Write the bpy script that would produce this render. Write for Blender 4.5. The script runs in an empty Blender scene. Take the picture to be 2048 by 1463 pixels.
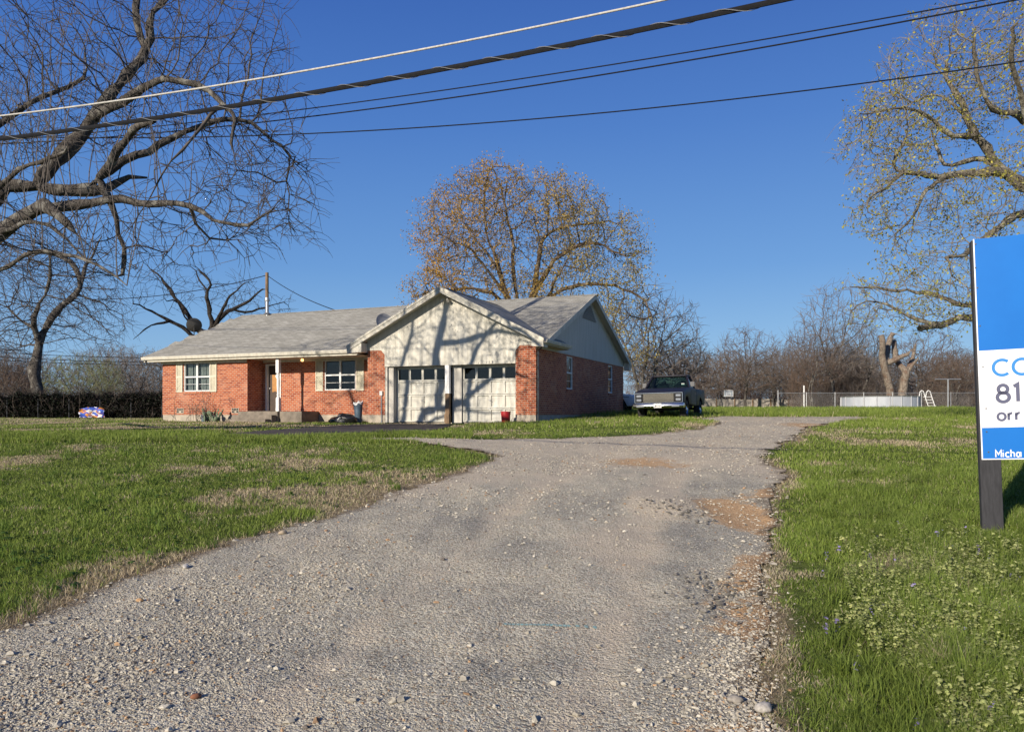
import bpy, bmesh, math, random
import numpy as np
from mathutils import Vector, Matrix
R = math.radians
random.seed(7); rng = np.random.default_rng(11)
S = bpy.context.scene; COL = S.collection

# ------------------------------------------------------------------ camera geometry
F, CX, HY, CAMZ = 1575.0, 1024.0, 829.0, 1.6
def px(x, y, Y):
    return np.array([(x-CX)/F*Y, Y, CAMZ-(y-HY)/F*Y])
U = np.array([.925, -.381, 0.]); V = np.array([.381, .925, 0.])      # along the house front, and into its depth
U /= np.linalg.norm(U); V /= np.linalg.norm(V)
HA = math.atan2(U[1], U[0])
SUN_EL = R(20.5); SUN_DIR = np.array([.609, .793])                    # the way the light travels

# ------------------------------------------------------------------ terrain
def vnoise(x, y, s=0):                                                # cheap smooth value noise
    x = np.asarray(x, float); y = np.asarray(y, float)
    xi = np.floor(x).astype(np.int64); yi = np.floor(y).astype(np.int64)
    fx = x-xi; fy = y-yi; fx = fx*fx*(3-2*fx); fy = fy*fy*(3-2*fy)
    def h(a, b):
        n = (a*374761393 + b*668265263 + s*1442695041) & 0xffffffff
        n = ((n ^ (n >> 13))*1274126177) & 0xffffffff
        return ((n ^ (n >> 16)) & 0xffff)/65535.0
    return (h(xi, yi)*(1-fx)+h(xi+1, yi)*fx)*(1-fy)+(h(xi, yi+1)*(1-fx)+h(xi+1, yi+1)*fx)*fy
def fbm(x, y, s=0, o=3):
    t = 0; a = .5
    for k in range(o):
        t = t+a*vnoise(x*2**k, y*2**k, s+k*17); a *= .5
    return t/(1-.5**o)
LP = np.array([(-200,0),(0,0),(4,0),(6,.12),(8.8,.32),(12,.56),(20,1.10),(28,1.23),(35,1.33),(52,1.38),(100,1.7),(200,2.4),(900,3)], float)
RP = np.array([(-200,0),(0,0),(4,0),(6,.11),(8.8,.28),(12,.54),(20,1.06),(25,1.30),(31,1.46),(36,1.57),(45,1.76),(57,2.0),(75,2.22),(105,2.52),(200,3),(900,3.5)], float)
def smooth(a): a = np.clip(a, 0, 1); return a*a*(3-2*a)
def terrain_profile(P, y):
    return (np.interp(y-.9, P[:,0], P[:,1])+np.interp(y, P[:,0], P[:,1])+np.interp(y+.9, P[:,0], P[:,1]))/3
def ground_z(x, y):
    x = np.asarray(x, float); y = np.asarray(y, float)
    b = smooth((x+3)/6.5)
    z = terrain_profile(LP, y)*(1-b)+terrain_profile(RP, y)*b
    amp = np.clip((y-2)/10, .25, 1)
    return z+amp*.07*(fbm(x*.35, y*.35, 3, 2)-.5)+.03*(fbm(x*1.3, y*1.3, 5, 2)-.5)
def gz(x, y): return float(ground_z(x, y))
def ground_px(x, y, far=120.):
    Ys = np.concatenate([np.arange(1.5, 30, .02), np.arange(30, far, .1)])
    Xs = (x-CX)/F*Ys; zr = CAMZ-(y-HY)/F*Ys
    k = np.argmax(zr < ground_z(Xs, Ys))
    if k == 0: k = len(Ys)-1
    return np.array([Xs[k], Ys[k]])

# ------------------------------------------------------------------ mesh helpers
def tag(o, label=None, cat=None, group=None, kind=None):
    if label: o['label'] = label
    if cat: o['category'] = cat
    if group: o['group'] = group
    if kind: o['kind'] = kind
    return o
def empty(name, loc, rz=0, **k):
    o = bpy.data.objects.new(name, None); COL.objects.link(o)
    o.location = loc; o.rotation_euler = (0, 0, rz); o.empty_display_size = .2
    return tag(o, **k)
def link_mesh(name, me, mats, parent=None):
    o = bpy.data.objects.new(name, me); COL.objects.link(o)
    for m in (mats if isinstance(mats, (list, tuple)) else [mats]): me.materials.append(m)
    if parent: o.parent = parent
    return o
def np_mesh(name, verts, faces, mats, parent=None, col=None, smooth_=False, mat_idx=None):
    """verts (n,3); faces: list of arrays (k, sides)"""
    me = bpy.data.meshes.new(name)
    verts = np.asarray(verts, np.float32)
    fl = [np.asarray(f, np.int32) for f in faces if len(f)]
    me.vertices.add(len(verts)); me.vertices.foreach_set('co', verts.ravel())
    loops = np.concatenate([f.ravel() for f in fl])
    tot = np.concatenate([np.full(len(f), f.shape[1], np.int32) for f in fl])
    start = np.concatenate([[0], np.cumsum(tot)[:-1]]).astype(np.int32)
    me.loops.add(len(loops)); me.loops.foreach_set('vertex_index', loops)
    me.polygons.add(len(tot)); me.polygons.foreach_set('loop_start', start)
    try: me.polygons.foreach_set('loop_total', tot)
    except Exception: pass
    me.polygons.foreach_set('use_smooth', np.full(len(tot), smooth_, bool))
    if mat_idx is not None: me.polygons.foreach_set('material_index', np.asarray(mat_idx, np.int32))
    me.update(calc_edges=True)
    if col is not None:
        a = me.attributes.new('Col', 'FLOAT_COLOR', 'POINT')
        c = np.ones((len(verts), 4), np.float32); c[:, :3] = col
        a.data.foreach_set('color', c.ravel())
    return link_mesh(name, me, mats, parent)
def box_uv(me):
    uv = me.uv_layers.new(name='UVMap')
    for p in me.polygons:
        n = p.normal
        for li in p.loop_indices:
            c = me.vertices[me.loops[li].vertex_index].co
            if abs(n.z) < .2:
                t = (c.x, c.z) if abs(n.y) >= abs(n.x) else (c.y, c.z)
            elif abs(n.x) > abs(n.y) and abs(n.x) > .05:
                t = (c.y, c.x*math.sqrt(1+(n.x/n.z)**2))
            else:
                t = (c.x, c.y*math.sqrt(1+(n.y/n.z)**2))
            uv.data[li].uv = t
class MB:
    def __init__(s): s.v = []; s.f = []
    def add(s, vs, fs):
        b = len(s.v); s.v += [tuple(map(float, p)) for p in vs]; s.f += [[b+i for i in f] for f in fs]; return s
    def box(s, x0, x1, y0, y1, z0, z1):
        return s.add([(x0,y0,z0),(x1,y0,z0),(x1,y1,z0),(x0,y1,z0),(x0,y0,z1),(x1,y0,z1),(x1,y1,z1),(x0,y1,z1)],
                     [(0,3,2,1),(4,5,6,7),(0,1,5,4),(1,2,6,5),(2,3,7,6),(3,0,4,7)])
    def beam(s, a, b, w, h, up=(0,0,1)):
        a = np.array(a, float); b = np.array(b, float); d = b-a; d /= np.linalg.norm(d)
        up = np.array(up, float); r = np.cross(d, up); r /= np.linalg.norm(r); u = np.cross(r, d)
        o = [(-w/2,-h/2),(w/2,-h/2),(w/2,h/2),(-w/2,h/2)]
        return s.add([a+r*i+u*j for i, j in o]+[b+r*i+u*j for i, j in o], [(0,1,2,3),(7,6,5,4),(0,4,5,1),(1,5,6,2),(2,6,7,3),(3,7,4,0)])
    def tube(s, pts, rad, n=8, caps=True):
        pts = [np.array(p, float) for p in pts]
        if not isinstance(rad, (list, tuple, np.ndarray)): rad = [rad]*len(pts)
        b = len(s.v)
        d0 = pts[-1]-pts[0]; ref = np.array((0,0,1.)) if abs(d0[2]) < .9*np.linalg.norm(d0) else np.array((1.,0,0))
        for i, p in enumerate(pts):
            t = pts[min(i+1, len(pts)-1)]-pts[max(i-1, 0)]; t /= np.linalg.norm(t)+1e-9
            r = np.cross(t, ref); r /= np.linalg.norm(r)+1e-9; u = np.cross(r, t)
            for k in range(n):
                a = 2*math.pi*k/n; s.v.append(tuple(p+rad[i]*(math.cos(a)*r+math.sin(a)*u)))
        for i in range(len(pts)-1):
            for k in range(n):
                s.f.append([b+i*n+k, b+i*n+(k+1)%n, b+(i+1)*n+(k+1)%n, b+(i+1)*n+k])
        if caps:
            s.f.append([b+k for k in range(n)][::-1]); s.f.append([b+(len(pts)-1)*n+k for k in range(n)])
        return s
    def lathe(s, prof_, axis='z', c=(0,0,0), n=20):
        b = len(s.v)
        for r, h in prof_:
            for k in range(n):
                a = 2*math.pi*k/n; p, q = r*math.cos(a), r*math.sin(a)
                s.v.append({'z': (c[0]+p, c[1]+q, c[2]+h), 'x': (c[0]+h, c[1]+p, c[2]+q), 'y': (c[0]+q, c[1]+h, c[2]+p)}[axis])
        for i in range(len(prof_)-1):
            for k in range(n): s.f.append([b+i*n+k, b+i*n+(k+1)%n, b+(i+1)*n+(k+1)%n, b+(i+1)*n+k])
        return s
    def prism(s, poly, d):                                             # polygon of 3-d points swept by d
        n = len(poly); d = np.array(d, float); p = [np.array(q, float) for q in poly]
        return s.add(p+[q+d for q in p], [list(range(n))[::-1], list(range(n, 2*n))]+[[i, (i+1)%n, n+(i+1)%n, n+i] for i in range(n)])
    def build(s, name, mat, parent=None, bevel=0, smooth_=False, loc=None, segs=2):
        me = bpy.data.meshes.new(name); me.from_pydata(s.v, [], s.f); me.validate()
        bm = bmesh.new(); bm.from_mesh(me); bmesh.ops.recalc_face_normals(bm, faces=bm.faces)
        if bevel:
            bmesh.ops.remove_doubles(bm, verts=bm.verts, dist=1e-5)
            ed = [e for e in bm.edges if len(e.link_faces) == 2 and e.calc_face_angle(0) > .5]
            bmesh.ops.bevel(bm, geom=ed, offset=bevel, segments=segs, profile=.5, affect='EDGES', clamp_overlap=True)
        bm.to_mesh(me); bm.free(); me.update()
        box_uv(me)
        if smooth_:
            me.polygons.foreach_set('use_smooth', [True]*len(me.polygons))
            try: me.set_sharp_from_angle(angle=R(40))
            except Exception: pass
        o = link_mesh(name, me, mat, parent)
        if loc is not None: o.location = loc
        return o

# ------------------------------------------------------------------ materials
def mat(name, col=(.5,.5,.5), rough=.7, metal=0, spec=.5):
    m = bpy.data.materials.new(name); m.use_nodes = True
    b = m.node_tree.nodes['Principled BSDF']
    b.inputs['Base Color'].default_value = (*col, 1); b.inputs['Roughness'].default_value = rough
    b.inputs['Metallic'].default_value = metal; b.inputs['Specular IOR Level'].default_value = spec
    return m
class NT:
    def __init__(s, m): s.m = m; s.t = m.node_tree; s.n = s.t.nodes; s.b = s.n.get('Principled BSDF')
    def node(s, ty, **k):
        x = s.n.new(ty)
        for a, v in k.items():
            if a.startswith('i_'):
                key = a[2:]; key = int(key) if key.isdigit() else key.replace('_', ' ')
                if hasattr(v, 'is_linked') or isinstance(v, bpy.types.NodeSocket): s.t.links.new(v, x.inputs[key])
                else: x.inputs[key].default_value = v
            else: setattr(x, a, v)
        return x
    def coord(s, which='Object'): return s.node('ShaderNodeTexCoord').outputs[which]
    def noise(s, scale, detail=4, vec=None, rough=.55, dist=0):
        x = s.node('ShaderNodeTexNoise', i_Scale=scale, i_Detail=detail, i_Roughness=rough, i_Distortion=dist)
        if vec is not None: s.t.links.new(vec, x.inputs['Vector'])
        return x.outputs['Fac']
    def ramp(s, fac, stops, interp='LINEAR'):
        x = s.node('ShaderNodeValToRGB'); x.color_ramp.interpolation = interp; e = x.color_ramp.elements
        while len(e) < len(stops): e.new(.5)
        for q, (p, c) in zip(e, stops):
            q.position = p; q.color = (*c, 1) if len(c) == 3 else c
        s.t.links.new(fac, x.inputs['Fac']); return x.outputs['Color']
    def mix(s, fac, a, b, mode='MIX'):
        x = s.node('ShaderNodeMix', data_type='RGBA', blend_type=mode)
        for k, v in ((0, fac), (6, a), (7, b)):
            if isinstance(v, bpy.types.NodeSocket): s.t.links.new(v, x.inputs[k])
            elif k == 0: x.inputs[0].default_value = v
            else: x.inputs[k].default_value = (*v, 1) if len(v) == 3 else v
        return x.outputs[2]
    def math(s, op, a, b=0.):
        x = s.node('ShaderNodeMath', operation=op)
        for k, v in ((0, a), (1, b)):
            if isinstance(v, bpy.types.NodeSocket): s.t.links.new(v, x.inputs[k])
            else: x.inputs[k].default_value = v
        return x.outputs[0]
    def scale(s, vec, sc):
        x = s.node('ShaderNodeMapping'); s.t.links.new(vec, x.inputs['Vector']); x.inputs['Scale'].default_value = sc
        return x.outputs['Vector']
    def color(s, c): s.t.links.new(c, s.b.inputs['Base Color'])
    def rough(s, c): s.t.links.new(c, s.b.inputs['Roughness'])
    def bump(s, h, strength=.5, dist=.01):
        x = s.node('ShaderNodeBump', i_Strength=strength, i_Distance=dist); s.t.links.new(h, x.inputs['Height'])
        s.t.links.new(x.outputs['Normal'], s.b.inputs['Normal'])
    def attr(s, name='Col', out='Color'): return s.node('ShaderNodeAttribute', attribute_name=name).outputs[out]
def nmat(name, c1, c2, scale=5, rough=.8, bump=0, bscale=None, metal=0, stretch=None, lo=.35, hi=.65, detail=5):
    m = mat(name, c1, rough, metal); t = NT(m); v = t.coord()
    if stretch: v = t.scale(v, stretch)
    t.color(t.ramp(t.noise(scale, detail, v), [(lo, c1), (hi, c2)]))
    if bump: t.bump(t.noise(bscale or scale*3, 4, v), .6, bump)
    return m
M = {}
def brick_mat():
    m = mat('red_brick', rough=.85, spec=.2); t = NT(m); uv = t.coord('UV')
    br = t.node('ShaderNodeTexBrick', i_Scale=1.0, i_Mortar_Size=.009, i_Mortar_Smooth=.2, i_Bias=-.1, i_Brick_Width=.215, i_Row_Height=.08)
    br.offset = .5
    br.inputs['Color1'].default_value = (0,0,0,1); br.inputs['Color2'].default_value = (1,1,1,1); br.inputs['Mortar'].default_value = (.5,.5,.5,1)
    t.t.links.new(uv, br.inputs['Vector'])
    base = t.ramp(br.outputs['Color'], [(0,(.22,.042,.020)),(.35,(.36,.092,.036)),(.7,(.42,.122,.050)),(.92,(.47,.17,.082)),(1,(.52,.26,.16))])
    nz = t.noise(9, 5, uv)
    base = t.mix(t.math('MULTIPLY', nz, .5), base, (.29,.062,.028))
    st = t.ramp(t.noise(1.1, 6, uv), [(.52,(0,0,0)),(.72,(1,1,1))])
    base = t.mix(t.math('MULTIPLY', st, .35), base, (.62,.36,.24))
    c = t.mix(br.outputs['Fac'], base, (.43,.315,.235)); t.color(c)
    h = t.math('SUBTRACT', t.math('MULTIPLY', t.noise(60, 4, uv), .3), br.outputs['Fac'])
    t.bump(h, .7, .008); return m
def shingle_mat():
    m = mat('grey_shingle', rough=.9, spec=.15); t = NT(m); uv = t.coord('UV')
    br = t.node('ShaderNodeTexBrick', i_Scale=1.0, i_Mortar_Size=.006, i_Mortar_Smooth=.3, i_Brick_Width=.31, i_Row_Height=.145, i_Bias=0)
    br.inputs['Color1'].default_value = (0,0,0,1); br.inputs['Color2'].default_value = (1,1,1,1); br.inputs['Mortar'].default_value = (.5,.5,.5,1)
    t.t.links.new(uv, br.inputs['Vector'])
    base = t.ramp(br.outputs['Color'], [(0,(.20,.19,.16)),(.5,(.30,.29,.25)),(1,(.40,.385,.335))])
    base = t.mix(t.ramp(t.noise(.8, 6, uv), [(.35,(0,0,0)),(.7,(.55,.55,.55))]), base, (.20,.19,.16))
    base = t.mix(t.math('MULTIPLY', t.noise(140, 2, uv), .5), base, (.44,.425,.37))
    c = t.mix(t.math('MULTIPLY', br.outputs['Fac'], .8), base, (.12,.11,.10)); t.color(c)
    t.bump(t.math('SUBTRACT', t.math('MULTIPLY', t.noise(200, 2, uv), .4), br.outputs['Fac']), .7, .012); return m
def siding_mat(name, c, dirt_dapple, groove=True):
    m = mat(name, rough=.65, spec=.3); t = NT(m); uv = t.coord('UV')
    streak = t.noise(2.2, 6, t.scale(uv, (3.2, .35, 1)))
    col = t.mix(t.ramp(streak, [(.38,(0,0,0)),(.75,(.8,.8,.8))]), c, dirt_dapple)
    col = t.mix(t.ramp(t.noise(11, 5, uv), [(.58,(0,0,0)),(.74,(.35,.35,.35))]), col, (dirt_dapple[0]*.7, dirt_dapple[1]*.7, dirt_dapple[2]*.7))  # grime blotches that double as dappled tree shade painted into the siding
    if groove:
        w = t.node('ShaderNodeTexWave', wave_type='BANDS', bands_direction='X', i_Scale=1.64, i_Distortion=0)
        t.t.links.new(uv, w.inputs['Vector'])
        g = t.ramp(w.outputs['Fac'], [(0,(1,1,1)),(.03,(0,0,0))])
        col = t.mix(t.math('MULTIPLY', g, .25), col, (.3,.28,.25)); t.bump(t.math('SUBTRACT', 1., g), .5, .008)
    t.color(col); return m
def bark_mat(name, c1, c2, c3, sc=6):
    m = mat(name, rough=.95, spec=.1); t = NT(m); v = t.coord()
    vv = t.scale(v, (1, 1, .3))
    n = t.noise(sc*2, 6, vv, .65)
    col = t.ramp(n, [(.33, c1), (.62, c2)])
    col = t.mix(t.ramp(t.noise(sc*.35, 5, v), [(.52,(0,0,0)),(.66,(.8,.8,.8))]), col, c3); t.color(col)
    t.bump(t.noise(sc*3.3, 5, vv, .7), 1, .05); return m
def leaf_mat(name, trans=.3):
    m = mat(name, rough=.6, spec=.25); t = NT(m); a = t.attr(); t.color(a)
    tr = t.node('ShaderNodeBsdfTranslucent'); t.t.links.new(a, tr.inputs['Color'])
    mx = t.node('ShaderNodeMixShader', i_0=trans)
    t.t.links.new(t.b.outputs[0], mx.inputs[1]); t.t.links.new(tr.outputs[0], mx.inputs[2])
    t.t.links.new(mx.outputs[0], t.n['Material Output'].inputs['Surface']); return m
def glass_mat(name, tint=(.55,.62,.62), refl=1.0):
    m = bpy.data.materials.new(name); m.use_nodes = True; t = NT(m); t.n.remove(t.b)
    g = t.node('ShaderNodeBsdfGlossy', i_Roughness=.03); tr = t.node('ShaderNodeBsdfTransparent', i_Color=(*tint, 1))
    fr = t.node('ShaderNodeLayerWeight', i_Blend=.5)
    mx = t.node('ShaderNodeMixShader'); t.t.links.new(t.math('ADD', .035*refl, t.math('MULTIPLY', t.math('POWER', fr.outputs['Facing'], 4.), .7)), mx.inputs[0])
    t.t.links.new(tr.outputs[0], mx.inputs[1]); t.t.links.new(g.outputs[0], mx.inputs[2])
    t.t.links.new(mx.outputs[0], t.n['Material Output'].inputs['Surface']); return m
M['brick'] = brick_mat(); M['shingle'] = shingle_mat()
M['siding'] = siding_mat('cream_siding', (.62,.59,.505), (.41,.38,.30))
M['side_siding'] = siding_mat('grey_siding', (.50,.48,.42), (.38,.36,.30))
M['trim'] = siding_mat('cream_trim', (.58,.55,.46), (.37,.33,.27), False)
M['garage'] = siding_mat('garage_paint', (.60,.58,.505), (.34,.315,.26), False)
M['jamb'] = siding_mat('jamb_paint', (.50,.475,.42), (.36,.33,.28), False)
M['frame'] = nmat('white_frame', (.72,.72,.70), (.62,.62,.6), 8, .5)
M['shutter'] = nmat('shutter_paint', (.60,.56,.43), (.50,.46,.35), 6, .6)
M['glass'] = glass_mat('window_glass', (.72,.76,.75))
M['concrete'] = nmat('concrete', (.43,.37,.29), (.31,.27,.215), 3, .9, .004, 40)
M['step'] = nmat('step_concrete', (.22,.185,.145), (.13,.11,.085), 4, .9, .004, 40)
M['curtain'] = nmat('curtain_cloth', (.75,.74,.72), (.62,.6,.58), 4, .9)
M['door'] = nmat('door_brown', (.035,.02,.014), (.06,.035,.022), 3, .5)
M['tan'] = nmat('tan_board', (.42,.21,.07), (.34,.16,.055), 5, .8)
M['white'] = nmat('white_paint', (.78,.77,.74), (.66,.65,.62), 10, .6)
M['wood'] = nmat('bare_wood', (.26,.17,.095), (.15,.095,.055), 4, .9, .004, 20, stretch=(4,4,.6))
M['galv'] = nmat('galvanised', (.48,.48,.47), (.34,.34,.34), 12, .45, metal=.7)
M['darkmetal'] = nmat('dark_metal', (.05,.052,.056), (.085,.085,.09), 8, .5, metal=.2)
M['dish'] = nmat('dish_grey', (.26,.27,.29), (.21,.22,.235), 5, .55)
M['blackdish'] = nmat('dish_black', (.02,.02,.021), (.035,.033,.03), 6, .8)
M['redplastic'] = nmat('red_plastic', (.40,.015,.018), (.30,.012,.014), 6, .4)
M['bluegrey'] = nmat('bluegrey_plastic', (.085,.125,.165), (.065,.10,.13), 4, .5)
M['bag'] = nmat('black_bag', (.012,.012,.013), (.022,.022,.024), 6, .28, .03, 14)
M['ventslat'] = mat('vent_slat', (.25,.235,.2))
M['cactus'] = nmat('cactus', (.075,.12,.065), (.12,.15,.085), 7, .7, .004, 30)
M['barkA'] = bark_mat('bark_grey', (.022,.019,.017), (.13,.115,.10), (.25,.24,.21), 9)
M['twigA'] = nmat('twig_grey', (.045,.037,.032), (.105,.088,.075), 3, .9)
M['barkD'] = bark_mat('bark_brown', (.045,.032,.022), (.16,.115,.075), (.24,.20,.15), 4)
M['barkE'] = bark_mat('bark_lichen', (.045,.038,.028), (.20,.175,.135), (.36,.34,.27), 6)
M['twigD'] = nmat('twig_brown', (.085,.062,.040), (.19,.15,.10), 2, .9)
M['twigE'] = nmat('twig_pale', (.13,.105,.075), (.26,.225,.17), 2, .9)
M['barkF'] = bark_mat('bark_bleached', (.085,.066,.052), (.27,.225,.18), (.14,.085,.06), 5)
M['brush'] = nmat('twig_brush', (.095,.075,.06), (.18,.145,.118), .6, .95)
M['brushred'] = nmat('twig_red', (.085,.052,.040), (.155,.10,.078), .6, .95)
M['leaf'] = leaf_mat('leaf_mix')
M['grassmat'] = leaf_mat('grass_blade', .35)

def cable_mat(name, c, r=.5): return nmat(name, c, tuple(x*1.5 for x in c), 30, r)
M['cable'] = cable_mat('cable_black', (.008,.008,.009), .6); M['cable'].node_tree.nodes['Principled BSDF'].inputs['Specular IOR Level'].default_value = .15
M['cablepale'] = cable_mat('cable_pale', (.36,.345,.31), .5)
M['chrome'] = mat('chrome', (.55,.56,.58), .16, 1.0); M['grillebar'] = mat('grille_bar', (.115,.108,.092), .35, .8)
M['truck'] = mat('truck_paint', (.013,.012,.019), .5, spec=.3)
M['tyre'] = nmat('tyre', (.015,.015,.015), (.03,.028,.026), 9, .85)
M['barkC'] = bark_mat('bark_dark', (.010,.009,.008), (.045,.038,.033), (.07,.062,.055), 5)
M['twigC'] = nmat('twig_dark', (.02,.017,.015), (.05,.042,.036), 3, .9)
M['dark'] = mat('dark_void', (.008,.008,.008), .8)
M['lens'] = mat('lamp_lens', (.30,.31,.33), .15, .5)
M['carwhite'] = nmat('car_white', (.70,.75,.78), (.62,.67,.70), 3, .35)
M['carglass'] = glass_mat('car_glass', (.62,.74,.71), 1.0)

# ------------------------------------------------------------------ ground, driveway, asphalt apron
def poly_world(pts): return np.array([ground_px(*p) for p in pts])
DRIVE = np.vstack([[(-26, 7.5)], poly_world([(-200,1300),(0,1250),(120,1212),(250,1160),(380,1118),(480,1082),(560,1062),(640,1040),(715,1018),(790,985),
    (860,962),(915,945),(960,927),(1003,913),(930,898),(870,889),(800,881),(735,877),(800,875.5),(900,877),(1000,878),(1120,877),(1250,873),(1330,865),
    (1400,857),(1430,850),(1440,843),(1395,838.5)]), [(7.9,31.6),(9.0,33.2),(13.9,33.0),(14.4,31.3)],
    poly_world([(1690,842),(1632,852),(1597,868),(1570,886),(1540,905),(1540,925),(1560,944),(1562,965),(1554,990),(1550,1050),
    (1535,1130),(1540,1200),(1508,1280),(1512,1400),(1545,1475)]), [(1.9,2.5),(6,1.5),(26,-6),(26,-14),(-26,-4)]])
APRON = poly_world([(405,870.5),(483,865),(559,859.5),(661,852.3),(720,849.8),(770,848.2),(905,847.6),(904,851),(885,858),(858,863),(793,866),(700,870),(600,873)])
def sdist(P, x, y):                                                   # > 0 inside
    x = np.asarray(x, float).ravel(); y = np.asarray(y, float).ravel()
    d2 = np.full(x.shape, 1e18); ins = np.zeros(x.shape, bool)
    for (ax, ay), (bx, by) in zip(P, np.roll(P, -1, axis=0)):
        ex, ey = bx-ax, by-ay; wx, wy = x-ax, y-ay
        tt = np.clip((wx*ex+wy*ey)/(ex*ex+ey*ey+1e-12), 0, 1)
        d2 = np.minimum(d2, (wx-ex*tt)**2+(wy-ey*tt)**2)
        c = (ay > y) != (by > y)
        ins ^= c & (x < ex*(y-ay)/(ey+1e-12)+ax)
    return np.where(ins, 1, -1)*np.sqrt(d2)
def drive_in(x, y):
    d = sdist(DRIVE, x, y)
    amp = .10+.010*np.clip(y, 0, 40)
    return d+amp*(fbm(x*1.7, y*1.7, 9, 3)-.5)*2+.12*(fbm(x*6.5, y*6.5, 19, 3)-.5)
def apron_in(x, y): return sdist(APRON, x, y)+.25*(fbm(x*1.2, y*1.2, 21, 3)-.5)
HP0 = np.array([.853, 28.0])                                          # garage front corner
def house_uv(x, y):
    dx = x-HP0[0]; dy = y-HP0[1]
    return dx*U[0]+dy*U[1], dx*V[0]+dy*V[1]
def in_house(x, y, m=.05):
    u, v = house_uv(x, y)
    return ((u > -18.2-m) & (u < m) & (v > 1.6-m) & (v < 12.4+m)) | ((u > -7-m) & (u < m) & (v > -m) & (v < 3)) | ((u > -18.2-m) & (u < -13.4+m) & (v > .6-m) & (v < 3)) | ((u > -13.4) & (u < -10.5) & (v > -.5) & (v < 3))

def fan(tmin, tmax, nt, Ys):
    t = np.linspace(tmin, tmax, nt); T, Y = np.meshgrid(t, Ys)
    return T*np.maximum(np.abs(Y)+2, 7), Y
Yb = np.concatenate([-np.geomspace(150, 2, 40), np.linspace(-1.5, 1.2, 6), np.geomspace(1.5, 900, 460)])
GX, GY = fan(-2.6, 2.6, 440, Yb)
gx, gy = GX.ravel(), GY.ravel()
g_in = drive_in(gx, gy); a_in = apron_in(gx, gy)
zz = ground_z(gx, gy)-.05*smooth(g_in/.25)-.12*smooth((g_in-.3)/.5)-.04*smooth(a_in/.25)
def dryness(x, y):                                                    # where the straw-coloured patches lie
    u, v = house_uv(x, y)
    d = fbm(x*.55, y*.55, 31, 4)
    b = .30*np.exp(-((x+3.6)**2/16+(y-13.2)**2/6.5))+.32*np.exp(-((x+1.)**2/8+(y-11.2)**2/3))
    b += .30*smooth((y-19.3)/1.5)*smooth((2-x)/3)                     # dry yard beyond the bank
    b -= .28*np.exp(-((y-18.6)**2/2.0))*smooth((1-x)/2)               # the fresh green bank edge
    b += .5*np.exp(-np.clip(-drive_in(x, y), 0, 9)**2/.035)
    b -= .22*smooth((x-3)/3)*smooth((10-y)/3)                          # lush verge under the sign
    b -= .26*smooth((y-34)/4)*smooth((x-4)/3)
    b += .12*np.exp(-((x-8.2)**2/3+(y-17.5)**2/14))+.2*np.exp(-((x-5.6)**2/1.5+(y-13.)**2/3))
    return np.clip((d-.5)*1.5+.25+b, 0, 1)
dr = dryness(gx, gy)
nt = GX.shape[1]; ny = GX.shape[0]
idx = np.arange(nt*ny).reshape(ny, nt)
quads = np.stack([idx[:-1,:-1], idx[:-1,1:], idx[1:,1:], idx[1:,:-1]], -1).reshape(-1, 4)
def lawn_mat():
    m = mat('lawn_soil', rough=.95, spec=.1); t = NT(m); v = t.coord()
    a = t.attr('Col', 'Fac')
    green = t.ramp(t.noise(7, 6, v), [(.3,(.06,.08,.018)),(.55,(.11,.145,.03)),(.75,(.17,.20,.05))])
    dry = t.ramp(t.noise(11, 6, v), [(.3,(.17,.125,.075)),(.55,(.31,.245,.15)),(.75,(.44,.37,.24))])
    n = t.math('ADD', a, t.math('MULTIPLY', t.math('SUBTRACT', t.noise(5, 6, v, .7), .5), 1.1))
    f = t.ramp(n, [(.40,(0,0,0)),(.72,(1,1,1))])
    t.color(t.mix(f, green, dry))
    t.bump(t.noise(38, 6, t.scale(v, (1, .6, 1)), .7), 1., .06); return m
M['lawn'] = lawn_mat()
g = np_mesh('ground', np.stack([gx, gy, zz], 1), [quads], M['lawn'], col=np.repeat(dr[:,None], 3, 1), smooth_=True)
tag(g, kind='structure')

Yd = np.geomspace(1.6, 36, 520)
DX, DY = fan(-1.25, .95, 620, Yd)
dx_, dy_ = DX.ravel(), DY.ravel(); d_in = drive_in(dx_, dy_)
rel = .035*(fbm(dx_*.9, dy_*.9, 41, 3)-.5)+.018*(fbm(dx_*4, dy_*4, 43, 3)-.5)*np.clip(12/np.maximum(dy_,1), .2, 1)
gw = np.array([ground_px(*p) for p in [(1490,1035),(1505,1222),(1440,1010),(1300,925),(1260,915),(1640,852),(1330,1010),(1240,1075),(1200,1100),(760,985),(870,955),(1000,890),(620,1085),(300,1300),(1640,945)]])
def blob(k, sx, sy): return np.exp(-((dx_-gw[k,0])**2/sx**2+(dy_-gw[k,1])**2/sy**2))
rel -= .06*blob(0,.5,.9)+.05*blob(1,.35,.5)+.05*blob(3,1.6,1.2)
rel += .07*blob(6,.5,1.0)
zd = ground_z(dx_, dy_)+.012+rel*smooth((d_in+.02)/.3)
dirt_dapple = np.clip(1.25*blob(0,.42,.75)+1.0*blob(1,.22,.45)+.7*blob(2,.5,.6)+.6*blob(3,1.1,.8)+.35*blob(4,.9,.7)+.9*blob(5,1.3,2.5), 0, 1)
sand = np.clip(1.3*blob(6,.45,.9)+.7*blob(7,.5,.9)+.55*blob(8,.5,.8)+.75*blob(9,.9,1.)+.7*blob(10,1.4,1.2)+.5*blob(12,.8,.9)+.72*smooth((dy_-10.)/5)+.6*blob(14,1.2,1.5), 0, 1)
nick = np.clip(.34*np.exp(-np.clip(d_in,0,9)**2/.05), 0, 1)
pm = [ground_px(990,1249), ground_px(1212,1253)]
du = (dx_-pm[0][0])/(pm[1][0]-pm[0][0]); dv = dy_-(pm[0][1]+(pm[1][1]-pm[0][1])*du)
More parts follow.
